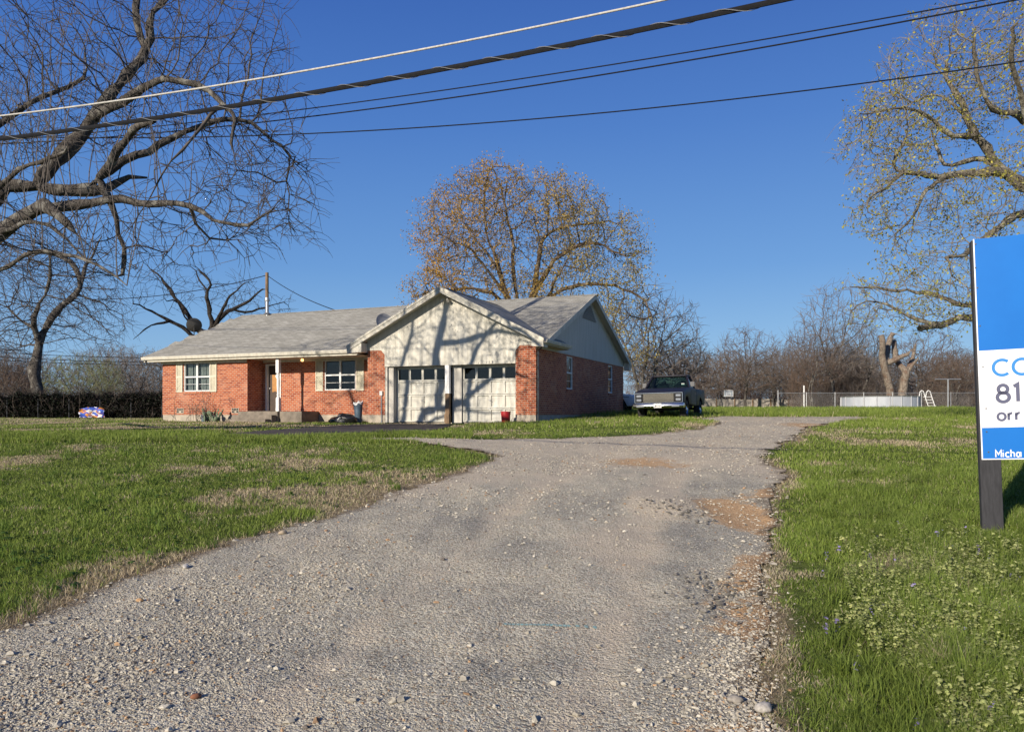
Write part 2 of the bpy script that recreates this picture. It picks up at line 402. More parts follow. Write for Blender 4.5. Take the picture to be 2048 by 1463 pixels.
paint = ((du > 0) & (du < 1) & (np.abs(dv) < .035)).astype(float)
TP = np.array([ground_px(*q_) for q_ in [(820,1463),(960,1280),(1080,1120),(1180,1000),(1270,920),(1380,870),(1500,842)]])
def line_dist(P, x, y):
    best = np.full(x.shape, 1e9); sg = np.zeros(x.shape)
    for (ax_, ay_), (bx_, by_) in zip(P[:-1], P[1:]):
        ex, ey = bx_-ax_, by_-ay_; L2 = ex*ex+ey*ey; tt = np.clip(((x-ax_)*ex+(y-ay_)*ey)/L2, 0, 1); ddx, ddy = x-ax_-ex*tt, y-ay_-ey*tt
        d = np.hypot(ddx, ddy); k = d < best; best[k] = d[k]; sg[k] = np.sign(ex*ddy-ey*ddx)[k]
    return best*sg
ld = line_dist(TP, dx_, dy_)+.25*(fbm(dx_*.5, dy_*.5, 47, 2)-.5)
trk = np.exp(-((np.abs(ld)-.85)/.27)**2)
rel -= .022*trk; zd = ground_z(dx_, dy_)+.012+rel*smooth((d_in+.02)/.3)
nz_ = fbm(dx_*1.6, dy_*1.6, 53, 4)
sand = np.clip(sand+.62*trk*(.4+1.2*fbm(dx_*.7, dy_*.7, 55, 3)), 0, 1)
dirt_dapple = np.clip(dirt_dapple+(.95*np.exp(-np.clip(d_in, 0, 9)**2/.16)*(dx_ > 0)*smooth((15-dy_)/3)*smooth((nz_-.40)/.22)), 0, 1)
keep = (d_in > 0).reshape(DX.shape)
id2 = np.arange(DX.size).reshape(DX.shape)
kq = keep[:-1,:-1] & keep[:-1,1:] & keep[1:,1:] & keep[1:,:-1]
qd = np.stack([id2[:-1,:-1], id2[:-1,1:], id2[1:,1:], id2[1:,:-1]], -1)[kq]
def compact(v, q, *att):
    u, inv = np.unique(q, return_inverse=True)
    return v[u], inv.reshape(q.shape), [a[u] for a in att]
vd, qd, (cd,) = compact(np.stack([dx_, dy_, zd], 1), qd, np.stack([dirt_dapple, sand, np.clip(nick, 0, 1)], 1))
def gravel_mat():
    m = mat('gravel_surface', rough=.93, spec=.15); t = NT(m); v = t.coord()
    sp = t.node('ShaderNodeSeparateColor'); t.t.links.new(t.attr(), sp.inputs[0])
    vv = t.scale(v, (1, 1, 0.2))
    def vor(sc, feat='F1'):
        x = t.node('ShaderNodeTexVoronoi', i_Scale=sc, feature=feat); t.t.links.new(vv, x.inputs['Vector']); return x
    v1 = vor(85); v2 = vor(36); v3 = vor(170)
    r1 = t.node('ShaderNodeSeparateColor'); t.t.links.new(v1.outputs['Color'], r1.inputs[0])
    r2 = t.node('ShaderNodeSeparateColor'); t.t.links.new(v2.outputs['Color'], r2.inputs[0])
    r3 = t.node('ShaderNodeSeparateColor'); t.t.links.new(v3.outputs['Color'], r3.inputs[0])
    st = [(0,(.085,.074,.056)),(.24,(.40,.375,.30)),(.60,(.57,.54,.445)),(.86,(.68,.65,.555)),(1,(.80,.78,.70))]
    c = t.mix(.5, t.ramp(r1.outputs[0], st), t.ramp(r2.outputs[0], st))
    c = t.mix(.35, c, t.ramp(r3.outputs[0], st))
    red = t.ramp(r1.outputs[1], [(.90,(0,0,0)),(.97,(.6,.6,.6))])
    c = t.mix(red, c, (.36,.20,.11))
    edge = t.ramp(v1.outputs['Distance'], [(.45,(1,1,1)),(.9,(.62,.6,.56))])
    c = t.mix(.8, c, edge, 'MULTIPLY')
    big = t.ramp(t.noise(.9, 6, v, .6), [(.34,(.72,.715,.72)),(.66,(1.15,1.10,1.02))])
    c = t.mix(.9, c, big, 'MULTIPLY')
    tr = t.scale(v, (1.2, .22, 1))
    c = t.mix(.55, c, t.ramp(t.noise(2.2, 5, tr, .6), [(.38,(.74,.75,.77)),(.62,(1.16,1.14,1.1))]), 'MULTIPLY')
    sn = t.ramp(t.math('ADD', sp.outputs[1], t.math('MULTIPLY', t.math('SUBTRACT', t.noise(3.5, 6, v, .65), .5), 1.5)), [(.35,(0,0,0)),(.85,(.75,.75,.75))])
    c = t.mix(sn, c, t.ramp(r1.outputs[2], [(0,(.42,.34,.24)),(.6,(.56,.47,.35)),(1,(.68,.60,.48))]))
    dn = t.ramp(t.math('ADD', sp.outputs[0], t.math('MULTIPLY', t.math('SUBTRACT', t.noise(7, 8, v, .72), .5), 1.7)), [(.42,(0,0,0)),(.66,(.82,.82,.82))])
    c = t.mix(dn, c, t.ramp(t.noise(14, 5, v), [(.35,(.42,.235,.10)),(.65,(.56,.36,.19))]))
    ed = t.ramp(t.math('ADD', sp.outputs[2], t.math('MULTIPLY', t.noise(6, 5, v), .5)), [(.42,(0,0,0)),(.62,(.75,.75,.75))])
    c = t.mix(ed, c, (.13,.09,.055))
    t.color(c)
    h = t.math('ADD', t.math('MULTIPLY', v1.outputs['Distance'], -.7), t.math('MULTIPLY', v2.outputs['Distance'], -1.0))
    h = t.math('ADD', h, t.math('MULTIPLY', t.noise(160, 3, v), .5))
    t.bump(h, .85, .013); return m
M['gravel'] = gravel_mat()
drv = np_mesh('gravel_driveway', vd, [qd], M['gravel'], col=cd, smooth_=True); tag(drv, kind='structure')
def asphalt_mat():
    m = mat('old_asphalt', rough=.9, spec=.2); t = NT(m); v = t.coord()
    c = t.ramp(t.noise(1.5, 6, v), [(.35,(.045,.038,.034)),(.65,(.095,.078,.066))])
    c = t.mix(t.ramp(t.noise(60, 3, v), [(.4,(0,0,0)),(.7,(.5,.5,.5))]), c, (.15,.13,.115)); t.color(c)
    t.bump(t.noise(90, 3, v), .5, .006); return m
ax, ay = np.meshgrid(np.arange(APRON[:,0].min()-.3, APRON[:,0].max()+.3, .1), np.arange(APRON[:,1].min()-.3, APRON[:,1].max()+.3, .1))
ka = ((apron_in(ax.ravel(), ay.ravel()) > 0).reshape(ax.shape)) & ~in_house(ax, ay, -.02)
ia = np.arange(ax.size).reshape(ax.shape)
ks = ka[:-1,:-1] & ka[:-1,1:] & ka[1:,1:] & ka[1:,:-1]
qa = np.stack([ia[:-1,:-1], ia[:-1,1:], ia[1:,1:], ia[1:,:-1]], -1)[ks]
va, qa, _ = compact(np.stack([ax.ravel(), ay.ravel(), ground_z(ax, ay).ravel()+.02], 1), qa)
tag(np_mesh('asphalt_apron', va, [qa], asphalt_mat(), smooth_=True), kind='structure')
# faded cyan survey spray line lying on the gravel
pl = MB()
for k in range(26):
    a = k/26; b = (k+.8)/26
    if random.random() < .35: continue
    q = []
    for s_, w_ in ((a,-1),(b,-1),(b,1),(a,1)):
        p = pm[0]*(1-s_)+pm[1]*s_; w = .012+.012*random.random()
        yy = p[1]+w_*w
        q.append((p[0], yy, s_))
    i0 = [int(np.argmin((vd[:,0]-p[0])**2+(vd[:,1]-p[1])**2)) for p in q]
    pl.add([(p[0], p[1], vd[i,2]+.004) for p, i in zip(q, i0)], [(0,1,2,3)])
pmk = pl.build('paint_mark', nmat('survey_paint', (.22,.42,.42), (.27,.33,.31), 30, .9)); tag(pmk, 'faded cyan spray painted dashes across the gravel driveway', 'paint mark', kind='structure')

# ------------------------------------------------------------------ house
HZ = 1.25
house = empty('brick_house', (HP0[0], HP0[1], HZ), HA, label='single storey red brick house with grey shingle roof and double garage', cat='house')
T_ = .2
def wall_cells(mb, axis, c, a0, a1, z0, z1, ops, depth, sgn=1):
    """face of a wall in the plane axis=c, with openings (a0,a1,z0,z1) and reveals going `depth` inwards"""
    A = sorted({a0, a1, *[o[0] for o in ops], *[o[1] for o in ops]}); Z = sorted({z0, z1, *[o[2] for o in ops], *[o[3] for o in ops]})
    P = (lambda a, z, d: (a, c+d, z)) if axis == 'y' else (lambda a, z, d: (c-d, a, z))
    for i in range(len(A)-1):
        for j in range(len(Z)-1):
            am, zm = (A[i]+A[i+1])/2, (Z[j]+Z[j+1])/2
            if any(o[0] < am < o[1] and o[2] < zm < o[3] for o in ops): continue
            mb.add([P(A[i],Z[j],0), P(A[i+1],Z[j],0), P(A[i+1],Z[j+1],0), P(A[i],Z[j+1],0)], [(0,1,2,3)])
    for o in ops:
        for (p, q, r, s_) in ((0,2,1,2),(1,2,1,3),(1,3,0,3),(0,3,0,2)):
            mb.add([P(o[p],o[q],0), P(o[r],o[s_],0), P(o[r],o[s_],depth), P(o[p],o[q],depth)], [(0,1,2,3)])
BT, FT = 2.72, .35                                                    # brick top, foundation top
WZ0, WZ1 = 1.38, 2.66
w = MB()
winL = (-16.95, -15.47, WZ0, WZ1); winR = (-10.18, -8.62, WZ0, WZ1)
doorO = (-13.25, -12.43, .5, 2.56)
S1 = (3.45, 4.27, 1.37, 2.68); S2 = (9.58, 10.42, 1.37, 2.68)
wall_cells(w, 'y', .6, -18.2, -13.4, FT, BT, [winL], .14)
w.add([(-13.4,.6,FT),(-13.4,1.6,FT),(-13.4,1.6,BT),(-13.4,.6,BT)], [(0,1,2,3)])
wall_cells(w, 'y', 1.6, -13.4, -7.0, FT, BT, [winR, doorO], .14)
w.add([(-7.0,0,FT),(-7.0,1.6,FT),(-7.0,1.6,BT),(-7.0,0,BT)], [(0,1,2,3)])
def pillar(a, b):
    w.add([(a,0,FT),(b,0,FT),(b,0,2.86),(a,0,2.86)], [(0,1,2,3)])
pillar(-7.0, -6.22); pillar(-.78, 0)
for a in (-6.22, -.78): w.add([(a,0,FT),(a,.35,FT),(a,.35,2.3),(a,0,2.3)], [(0,1,2,3)])
wall_cells(w, 'x', 0, 0, 12.4, FT, 2.76, [S1, S2], .14)
w.add([(-18.2,.6,FT),(-18.2,12.4,FT),(-18.2,12.4,BT),(-18.2,.6,BT)], [(0,1,2,3)])
w.add([(-18.2,12.4,FT),(0,12.4,FT),(0,12.4,BT),(-18.2,12.4,BT)], [(0,1,2,3)])
w.build('wall', M['brick'], house)
f = MB(); o_ = .012
f.box(-18.2+o_, -13.4-o_, .6+o_, 1.4, -.7, FT); f.box(-13.4, -7.0, 1.6+o_, 2.2, -.7, FT-.002)
f.box(-7+o_, -6.22-.0, o_, .9, -.7, FT); f.box(-.78, -o_, o_, .9, -.7, FT); f.box(-.6, -o_, .9, 12.38, -.7, FT-.002)
f.box(-18.2+o_, -17.6, 1.4, 12.38, -.7, FT-.002)
f.box(-6.2, -.8, .4, .8, -.7, .055)
f.box(-17.5, -.7, 2.3, 12.3, -.4, FT-.05)
f.build('foundation', M['concrete'], house, bevel=0)
for o, y in ((winL, .6), (winR, 1.6)):                                # soldier-course sills under the windows
    bl = MB(); bl.box(o[0]-.05, o[1]+.05, y-.035, y-.001, o[2]-.105, o[2]-.004); bl.build('brick_sill', M['brick'], house)
for o in (S1, S2):
    bl = MB(); bl.box(.001, .035, o[0]-.04, o[1]+.04, o[2]-.1, o[2]-.004); bl.build('brick_sill', M['brick'], house)
# interior liner coloured near-black: the darkness of unlit rooms is painted in
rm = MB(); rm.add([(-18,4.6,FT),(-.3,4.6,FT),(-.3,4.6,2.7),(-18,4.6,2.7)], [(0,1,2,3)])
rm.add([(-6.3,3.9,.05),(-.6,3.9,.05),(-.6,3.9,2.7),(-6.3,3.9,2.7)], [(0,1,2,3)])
rm.build('partition', nmat('unlit_room', (.05,.046,.04), (.035,.03,.027), 2), house)

def window(o, plane, axis, curtain=False):
    a0, a1, z0, z1 = o
    P = (lambda a0_, a1_, d0, d1, z0_, z1_: (a0_, a1_, plane+d0, plane+d1, z0_, z1_)) if axis == 'y' else (lambda a0_, a1_, d0, d1, z0_, z1_: (plane-d1, plane-d0, a0_, a1_, z0_, z1_))
    w_ = .05; m_ = (a0+a1)/2; zc = (z0+z1)/2; f_ = MB()
    two = axis == 'y'
    f_.box(*P(a0, a0+w_, .03, .11, z0, z1)); f_.box(*P(a1-w_, a1, .03, .11, z0, z1))
    f_.box(*P(a0+w_, a1-w_, .03, .11, z0, z0+w_)); f_.box(*P(a0+w_, a1-w_, .03, .11, z1-w_, z1))
    bays = [(a0+w_, m_-.045), (m_+.045, a1-w_)] if two else [(a0+w_, a1-w_)]
    if two: f_.box(*P(m_-.045, m_+.045, .02, .11, z0+w_, z1-w_))
    for (p, q) in bays:
        f_.box(*P(p, q, .035, .09, zc-.03, zc+.03))
        f_.box(*P(p, q, .06, .085, (z0+zc)/2-.008, (z0+zc)/2+.008))
    fr = f_.build('window', M['frame'] if two else M['white'], house, bevel=.004, segs=1)
    for (p, q) in bays:
        g_ = MB(); g_.box(*P(p-.005, q+.005, .07, .076, z0+w_-.005, z1-w_+.005)); g_.build('pane', M['glass'], fr)
    if curtain:
        c = MB(); n = 60
        for k, (p, q, zt, zb) in enumerate(((a0+.05, m_-.05, z1-.05, z0+.05), (m_+.04, a1-.05, z1-.05, z0+.05))):
            for i in range(n):
                x0, x1 = p+(q-p)*i/n, p+(q-p)*(i+1)/n
                y0, y1 = .2+.03*math.sin(i*.9+.6*math.sin(i*.37)), .2+.03*math.sin((i+1)*.9+.6*math.sin((i+1)*.37))
                gap = .42 if k == 0 else .25
                if .45 < (i/n) < .45+gap*.25: continue
                c.add([(x0,plane+y0,zb),(x1,plane+y1,zb),(x1,plane+y1,zt),(x0,plane+y0,zt)], [(0,1,2,3)])
        c.build('curtain', M['curtain'], fr)
    else:
        c = MB()
        if axis == 'y':                                               # half lowered blind
            for k in range(24):
                z = z1-.06-.024*k; c.box(a0+.06, a1-.06, plane+.16, plane+.175, z-.02, z-.003)
        else:
            c.box(*P(a0+.03, a1-.03, .15, .16, z0+.05, z1-.05))
        c.build('blind', nmat('blind', (.17,.145,.115) if axis == 'y' else (.32,.34,.36), (.12,.10,.08) if axis == 'y' else (.25,.27,.29), 4), fr)
    return fr
window(winL, .6, 'y', True); window(winR, 1.6, 'y'); window(S1, 0, 'x'); window(S2, 0, 'x')
def shutter(x0, x1, y):
    s = MB(); z0, z1 = WZ0-.03, WZ1+.03
    s.box(x0, x0+.045, y-.045, y-.004, z0, z1); s.box(x1-.045, x1, y-.045, y-.004, z0, z1)
    zc = (z0+z1)/2
    for a, b in ((z0, z0+.07), (zc-.035, zc+.035), (z1-.07, z1)): s.box(x0+.045, x1-.045, y-.043, y-.004, a, b)
    for a, b in ((z0+.07, zc-.035), (zc+.035, z1-.07)):
        n = 15
        for k in range(n):
            z = a+(b-a)*(k+.5)/n
            s.add([(x0+.045,y-.034,z-.013),(x1-.045,y-.034,z-.013),(x1-.045,y-.012,z+.020),(x0+.045,y-.012,z+.020)], [(0,1,2,3)])
    s.box(x0+.045, x1-.045, y-.008, y-.004, z0+.07, zc-.035); s.box(x0+.045, x1-.045, y-.008, y-.004, zc+.035, z1-.07)
    s.build('shutter', M['shutter'], house)
shutter(-17.36, -17.0, .6); shutter(-15.42, -15.06, .6); shutter(-10.60, -10.23, 1.6); shutter(-8.57, -8.20, 1.6)

# front door
d = MB(); d.box(doorO[0]+.09, doorO[1]-.06, 1.70, 1.75, .52, 2.5); dd = d.build('door', M['door'], house, bevel=.01)
d = MB(); d.add([(-12.92,1.69,1.28),(-12.36,1.69,1.28),(-12.36,1.69,2.15),(-12.6,1.69,2.19),(-12.78,1.69,2.13),(-12.92,1.69,2.1)], [(0,1,2,3,4,5)])
d = MB().prism([(-12.98,1.694,1.34),(-12.78,1.694,1.37),(-12.65,1.694,1.27),(-12.52,1.694,1.35),(-12.52,1.694,2.06),(-12.98,1.694,2.10)], (0,-.006,0)); d.build('tan_panel', M['tan'], dd)
d = MB().prism([(-12.80,1.68,2.02),(-12.68,1.68,1.86),(-12.55,1.68,1.98),(-12.59,1.68,2.2),(-12.72,1.68,2.2)], (0,-.006,0)); d.build('paper_notice', M['white'], dd)
d = MB(); d.lathe([(.0,0),(.028,.004),(.032,.03),(.02,.05),(0,.06)], 'y', (-13.08,1.64,1.5), 12); d.build('handle', M['galv'], dd)
d = MB(); d.box(doorO[0], doorO[0]+.085, 1.57, 1.74, .5, 2.56); d.box(doorO[1]-.055, doorO[1], 1.57, 1.74, .5, 2.56); d.box(doorO[0]+.085, doorO[1]-.055, 1.57, 1.74, 2.5, 2.56)
d.build('door_frame', M['white'], house)
# turned porch post
p = MB(); px0, py0 = -11.63, .42
p.box(px0-.075, px0+.075, py0-.075, py0+.075, .5, .62); p.box(px0-.07, px0+.07, py0-.07, py0+.07, .62, 1.05); p.box(px0-.075, px0+.075, py0-.075, py0+.075, 2.1, 2.74)
p.lathe([(.065,1.05),(.075,1.08),(.05,1.12),(.05,1.15),(.068,1.18),(.048,1.22),(.055,1.4),(.064,1.6),(.06,1.8),(.05,1.95),(.068,1.99),(.05,2.03),(.072,2.07),(.065,2.1)], 'z', (px0, py0, 0), 16)
p.build('porch_post', M['white'], house, smooth_=True)

# roof -------------------------------------------------------------
EV, EZ, SL = .14, 2.94, .408                                          # main eave depth, height, slope
RV = 6.47; RZ = EZ+SL*(RV-EV); BV = 12.8
GEZ, GPK, GSL = 3.01, 5.06, (5.06-3.01)/4.05
GC = -3.6; gzr = lambda u: GPK-GSL*abs(u-GC)
zm = lambda v: EZ+SL*(v-EV) if v <= RV else RZ-SL*(v-RV)
th = .09
r = MB()
def slab(mb, pts, t=th): mb.prism([(a, b, c) for a, b, c in pts], (0, 0, -t))
vv_ = lambda u: EV+(gzr(u)-.03-EZ)/SL
slab(r, [(-18.85,EV,zm(EV)),(-7.55,EV,zm(EV)),(-7.55,vv_(-7.55)+.02,zm(vv_(-7.55)+.02)),(GC,vv_(GC)+.1,zm(vv_(GC)+.1)),(GC,RV,RZ),(-18.85,RV,RZ)])
slab(r, [(GC,vv_(GC)+.1,zm(vv_(GC)+.1)),(.3,vv_(.3),zm(vv_(.3))),(.3,RV,RZ),(GC,RV,RZ)])
slab(r, [(-18.85,RV,RZ),(.3,RV,RZ),(.3,BV,zm(BV)),(-18.85,BV,zm(BV))])
gr_end = vv_(GC)+.35
slab(r, [(GC,-.45,GPK),(GC,gr_end,GPK),(.45,2.4,gzr(.45)),(.45,-.45,gzr(.45))])
slab(r, [(GC,-.45,GPK),(GC,gr_end,GPK),(-7.65,.5,gzr(-7.65)),(-7.65,-.45,gzr(-7.65))])
roof = r.build('roof', M['shingle'], house)
rc = MB()                                                              # ridge caps, one shingle after another
x = -18.85
while x < .25:
    rc.add([(x,RV-.15,RZ-.045),(x,RV,RZ+.022),(x,RV+.15,RZ-.045),(x+.24,RV-.15,RZ-.055),(x+.24,RV,RZ+.010),(x+.24,RV+.15,RZ-.055)], [(0,1,4,3),(1,2,5,4),(0,3,4,1)]); x += .2
rc.build('ridge_cap', M['shingle'], house); rc = MB()
y = -.45
while y < 4.9:
    rc.add([(GC-.15,y,GPK-.06),(GC,y,GPK+.024),(GC+.15,y,GPK-.06),(GC-.15,y+.24,GPK-.07),(GC,y+.24,GPK+.012),(GC+.15,y+.24,GPK-.07)], [(0,1,4,3),(1,2,5,4)]); y += .2
rc.build('ridge_cap', M['shingle'], house)
for a in (1.6, 2.5, 3.4, 4.6, 5.2):                                    # curled shingles on the left rake
    lift = MB(); lift.add([(-18.9,a,zm(a)+.03),(-18.5,a+.1,zm(a)+.01),(-18.4,a+.5,zm(a+.5)+.01),(-18.92,a+.45,zm(a+.5)+.07)], [(0,1,2,3)])
    lift.build('curled_shingle', M['shingle'], house)
# fascias, soffits, gutter
t_ = MB()
t_.box(-18.83, -7.5, EV+.015, EV+.045, EZ-.24, EZ-th-.002)
t_.box(-18.83, -7.45, EV+.05, 1.62, EZ-.225, EZ-.2)                   # soffit
t_.build('soffit', M['trim'], house)
fz = MB(); fz.box(-18.19, -13.42, .57, .60-.002, 2.60, 2.735); fz.box(-13.38, -7.0, 1.57, 1.6-.002, 2.62, 2.735); fz.build('frieze_board', M['trim'], house)
gt = MB()
def gutter(mb, a0, a1, yf, z, axis='y'):
    prof = [(0,0),(0,-.10),(-.02,-.125),(-.085,-.125),(-.10,-.09),(-.12,-.02),(-.115,0),(-.105,-.005),(-.09,-.085),(-.075,-.11),(-.025,-.11),(-.01,-.09),(-.008,0)]
    if axis == 'y': poly = [(a0, yf+p, z+q) for p, q in prof]; mb.prism(poly, (a1-a0, 0, 0))
    else: poly = [(yf-p, a0, z+q) for p, q in prof]; mb.prism(poly, (0, a1-a0, 0))
gutter(gt, -18.9, -7.66, EV+.012, EZ-.03); gt.build('gutter', M['trim'], house)
gt = MB(); gutter(gt, -.42, 2.4, .46, GEZ-.02, 'x'); gt.build('gutter', M['trim'], house)
# garage gable: siding, rake boards with boxed ends
g = MB(); ys = -.022
poly = [(-6.22,ys,2.2),(-.78,ys,2.2),(-.78,ys,2.66),(-.62,ys,2.84),(0.0,ys,2.84),(0.0,ys,gzr(0)-.12),(GC,ys,GPK-.12),(-7.0,ys,gzr(-7)-.12),(-7.0,ys,2.84),(-6.38,ys,2.84),(-6.22,ys,2.66)]
g.prism(poly, (0, .12, 0)); gs = g.build('gable_siding', M['siding'], house)
for k, (a, b, c, dd_) in enumerate([(-3.05,2.3,.16,.012),(-3.62,3.72,.02,.05),(-3.36,3.66,.02,.06),(-2.98,3.77,.09,.012),(-3.3,3.5,.03,.04),(-3.12,3.42,.05,.02),(-2.86,3.52,.012,.08),(-3.18,3.46,.014,.05),(-1.92,2.22,.02,.07),(-1.82,2.22,.02,.09),(-1.70,2.22,.05,.09),(-2.25,2.22,.012,.06),(-1.55,2.22,.02,.04)][1:]):
    n_ = MB(); n_.box(a, a+c, ys-.006, ys-.001, b, b+dd_); n_.build('bracket_hole', M['darkmetal'], house)                        # screw holes and tatters of a removed hoop
def rake(mb, pa, pb, y0, y1, h, hz=.0):
    (u0, z0), (u1, z1) = pa, pb
    mb.prism([(u0,y0,z0-hz),(u1,y0,z1-hz),(u1,y0,z1-hz-h),(u0,y0,z0-hz-h)], (0, y1-y0, 0))
for a, b, c, d_, h_ in (((GC, GPK), (.45, gzr(.45)), -.475, -.452, .22), ((-7.65, gzr(-7.65)), (GC, GPK), -.475, -.452, .22), ((GC, GPK+.02), (.47, gzr(.47)+.02), -.495, -.4755, .09), ((-7.67, gzr(-7.67)+.02), (GC, GPK+.02), -.495, -.4755, .09)):
    k_ = MB(); rake(k_, a, b, c, d_, h_); k_.build('fascia', M['trim'], house)
k_ = MB()                                                              # sloping soffit under the garage overhang and boxed returns
for a, b in ((GC, .45), (GC, -7.65)):
    s_ = MB(); k_.prism([(a,-.45,gzr(a)-.13),(b,-.45,gzr(b)-.13),(b,-.03,gzr(b)-.13),(a,-.03,gzr(a)-.13)], (0, 0, -.015))
for a, b in ((-7.65, -7.0), (.45, 0.)):
    k_.prism([(a,-.449,gzr(a)-.222),(b,-.449,gzr(b)-.222),(b,-.449,2.76),(a,-.449,2.72)], (0, .426, 0))
k_.prism([(.44,-.02,GEZ-.18),(.0,-.02,GEZ-.18),(.0,2.4,GEZ-.18),(.44,2.4,GEZ-.18)], (0, 0, -.02))
k_.box(.415, .44, -.44, 2.4, GEZ-.2, GEZ-.1)
k_.build('soffit', M['trim'], house)
# main gable on the side wall
g = MB(); xs = .022
ra = lambda v: zm(v)-.12
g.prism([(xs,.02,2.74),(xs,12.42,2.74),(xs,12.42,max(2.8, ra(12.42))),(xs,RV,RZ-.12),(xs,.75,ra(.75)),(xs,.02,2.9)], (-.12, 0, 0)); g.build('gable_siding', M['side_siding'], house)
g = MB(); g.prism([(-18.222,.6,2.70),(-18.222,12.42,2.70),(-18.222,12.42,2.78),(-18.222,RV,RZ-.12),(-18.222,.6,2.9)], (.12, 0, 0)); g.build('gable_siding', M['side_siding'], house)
for sx, x0, x1 in ((1, .3, .322), (-1, -18.872, -18.85)):
    k_ = MB()
    v0 = .5 if sx > 0 else EV
    for a, b in ((v0, RV), (BV, RV)):
        k_.prism([(x0,a,zm(a)+.005),(x0,b,zm(b)+.005),(x0,b,zm(b)-.21),(x0,a,zm(a)-.21)], (x1-x0, 0, 0))
    xi = .03 if sx > 0 else -18.23
    for a, b in ((v0+.3 if sx > 0 else v0, RV), (BV, RV)):
        k_.prism([(x0-.001*sx,a,zm(a)-.13),(x0-.001*sx,b,zm(b)-.13),(xi,b,zm(b)-.13),(xi,a,zm(a)-.13)], (0, 0, -.012))
    k_.build('fascia', M['trim'], house)
k_ = MB()
k_.prism([(.296,12.45,zm(12.45)-.14),(.296,BV,zm(BV)-.14),(.296,BV,2.58),(.296,12.40,2.58)], (-.27, 0, 0))
k_.build('fascia', M['trim'], house)
vt = MB()                                                              # triangular louvred gable vent
for k in range(7):
    z = RZ-.50-k*.09; hw = (RZ-.28-z)/SL*.55
    vt.add([(xs+.035,RV-hw,z-.03),(xs+.035,RV+hw,z-.03),(xs+.004,RV+hw*.9,z+.045),(xs+.004,RV-hw*.9,z+.045)], [(0,1,2,3)])
vt.prism([(xs+.003,RV,RZ-.3),(xs+.003,RV-1.0,RZ-1.12),(xs+.003,RV+1.0,RZ-1.12)], (-.001, 0, 0))
vt.build('vent', M['ventslat'], house)
# garage doors, jambs, centre post
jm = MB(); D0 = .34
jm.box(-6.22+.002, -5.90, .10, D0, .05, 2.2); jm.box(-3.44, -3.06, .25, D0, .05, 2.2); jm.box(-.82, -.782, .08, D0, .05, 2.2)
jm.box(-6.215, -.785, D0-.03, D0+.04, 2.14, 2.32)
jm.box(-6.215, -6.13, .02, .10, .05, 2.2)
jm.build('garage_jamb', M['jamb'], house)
cp = MB(); cp.box(-3.62, -3.44, -.02, .13, 1.14, 2.198)
cpo = cp.build('garage_post', M['white'], house, bevel=.006)
cp = MB(); cp.prism([(-3.615,-.015,.02),(-3.445,-.015,.02),(-3.445,-.015,1.10),(-3.50,-.015,1.17),(-3.56,-.015,1.12),(-3.60,-.015,1.21),(-3.615,-.015,1.15)], (0, .14, 0)); cp.box(-3.64, -3.45, -.035, .02, .06, .38); cp.build('rotten_wood', M['wood'], cpo)
def garage_door(a0, a1):
    z0, z1 = .075, 2.15; n = 4; hz = (z1-z0)/4; wz = (a1-a0)/n; y = D0
    D = MB(); GL = MB()
    for j in range(4):
        b0, b1 = z0+j*hz+.006, z0+(j+1)*hz-.006
        D.box(a0, a1, y, y+.06, b0, b0+.05); D.box(a0, a1, y, y+.06, b1-.05, b1)
        for i in range(n+1):
            c0 = a0+i*wz; h_ = .045 if 0 < i < n else .07
            q0, q1 = (c0-h_, c0+h_) if 0 < i < n else ((c0, c0+h_) if i == 0 else (c0-h_, c0))
            D.box(q0, q1, y+.001, y+.059, b0+.05, b1-.05)
        if j < 3: D.box(a0+.02, a1-.02, y+.042, y+.05, b0+.05, b1-.05)
        else: GL.box(a0+.03, a1-.03, y+.02, y+.026, b0+.05, b1-.05)
    o = D.build('garage_door', M['garage'], house)
    GL.build('pane', M['glass'], o)
    h = MB(); c = (a0+a1)/2; zc = z0+1.55*hz
    h.box(c-.012, c+.012, y-.03, y, zc-.03, zc+.03); h.tube([(c-.06,y-.035,zc+.03),(c,y-.04,zc),(c+.07,y-.035,zc-.035)], .01, 6); h.build('handle', M['galv'], o)
    h = MB(); h.box(c-.1, c+.02, y-.02, y, z0+hz-.03, z0+hz-.005); h.build('latch', M['galv'], o)
garage_door(-5.89, -3.63); garage_door(-3.05, -.83)
# floodlight under the garage peak
fl = MB(); fl.box(GC+.02, GC+.16, -.09, -.024, GPK-.42, GPK-.34)
for s_ in (-1, 1): fl.lathe([(.03,0),(.035,.03),(.06,.12),(.062,.13),(.0,.12)], 'z', (0,0,0), 12) if False else fl.tube([(GC+.09,-.1,GPK-.38),(GC+.09+.08*s_,-.18,GPK-.44),(GC+.09+.13*s_,-.26,GPK-.52)], [.02,.035,.065], 10)
fl.build('flood_lamp', M['jamb'], house)
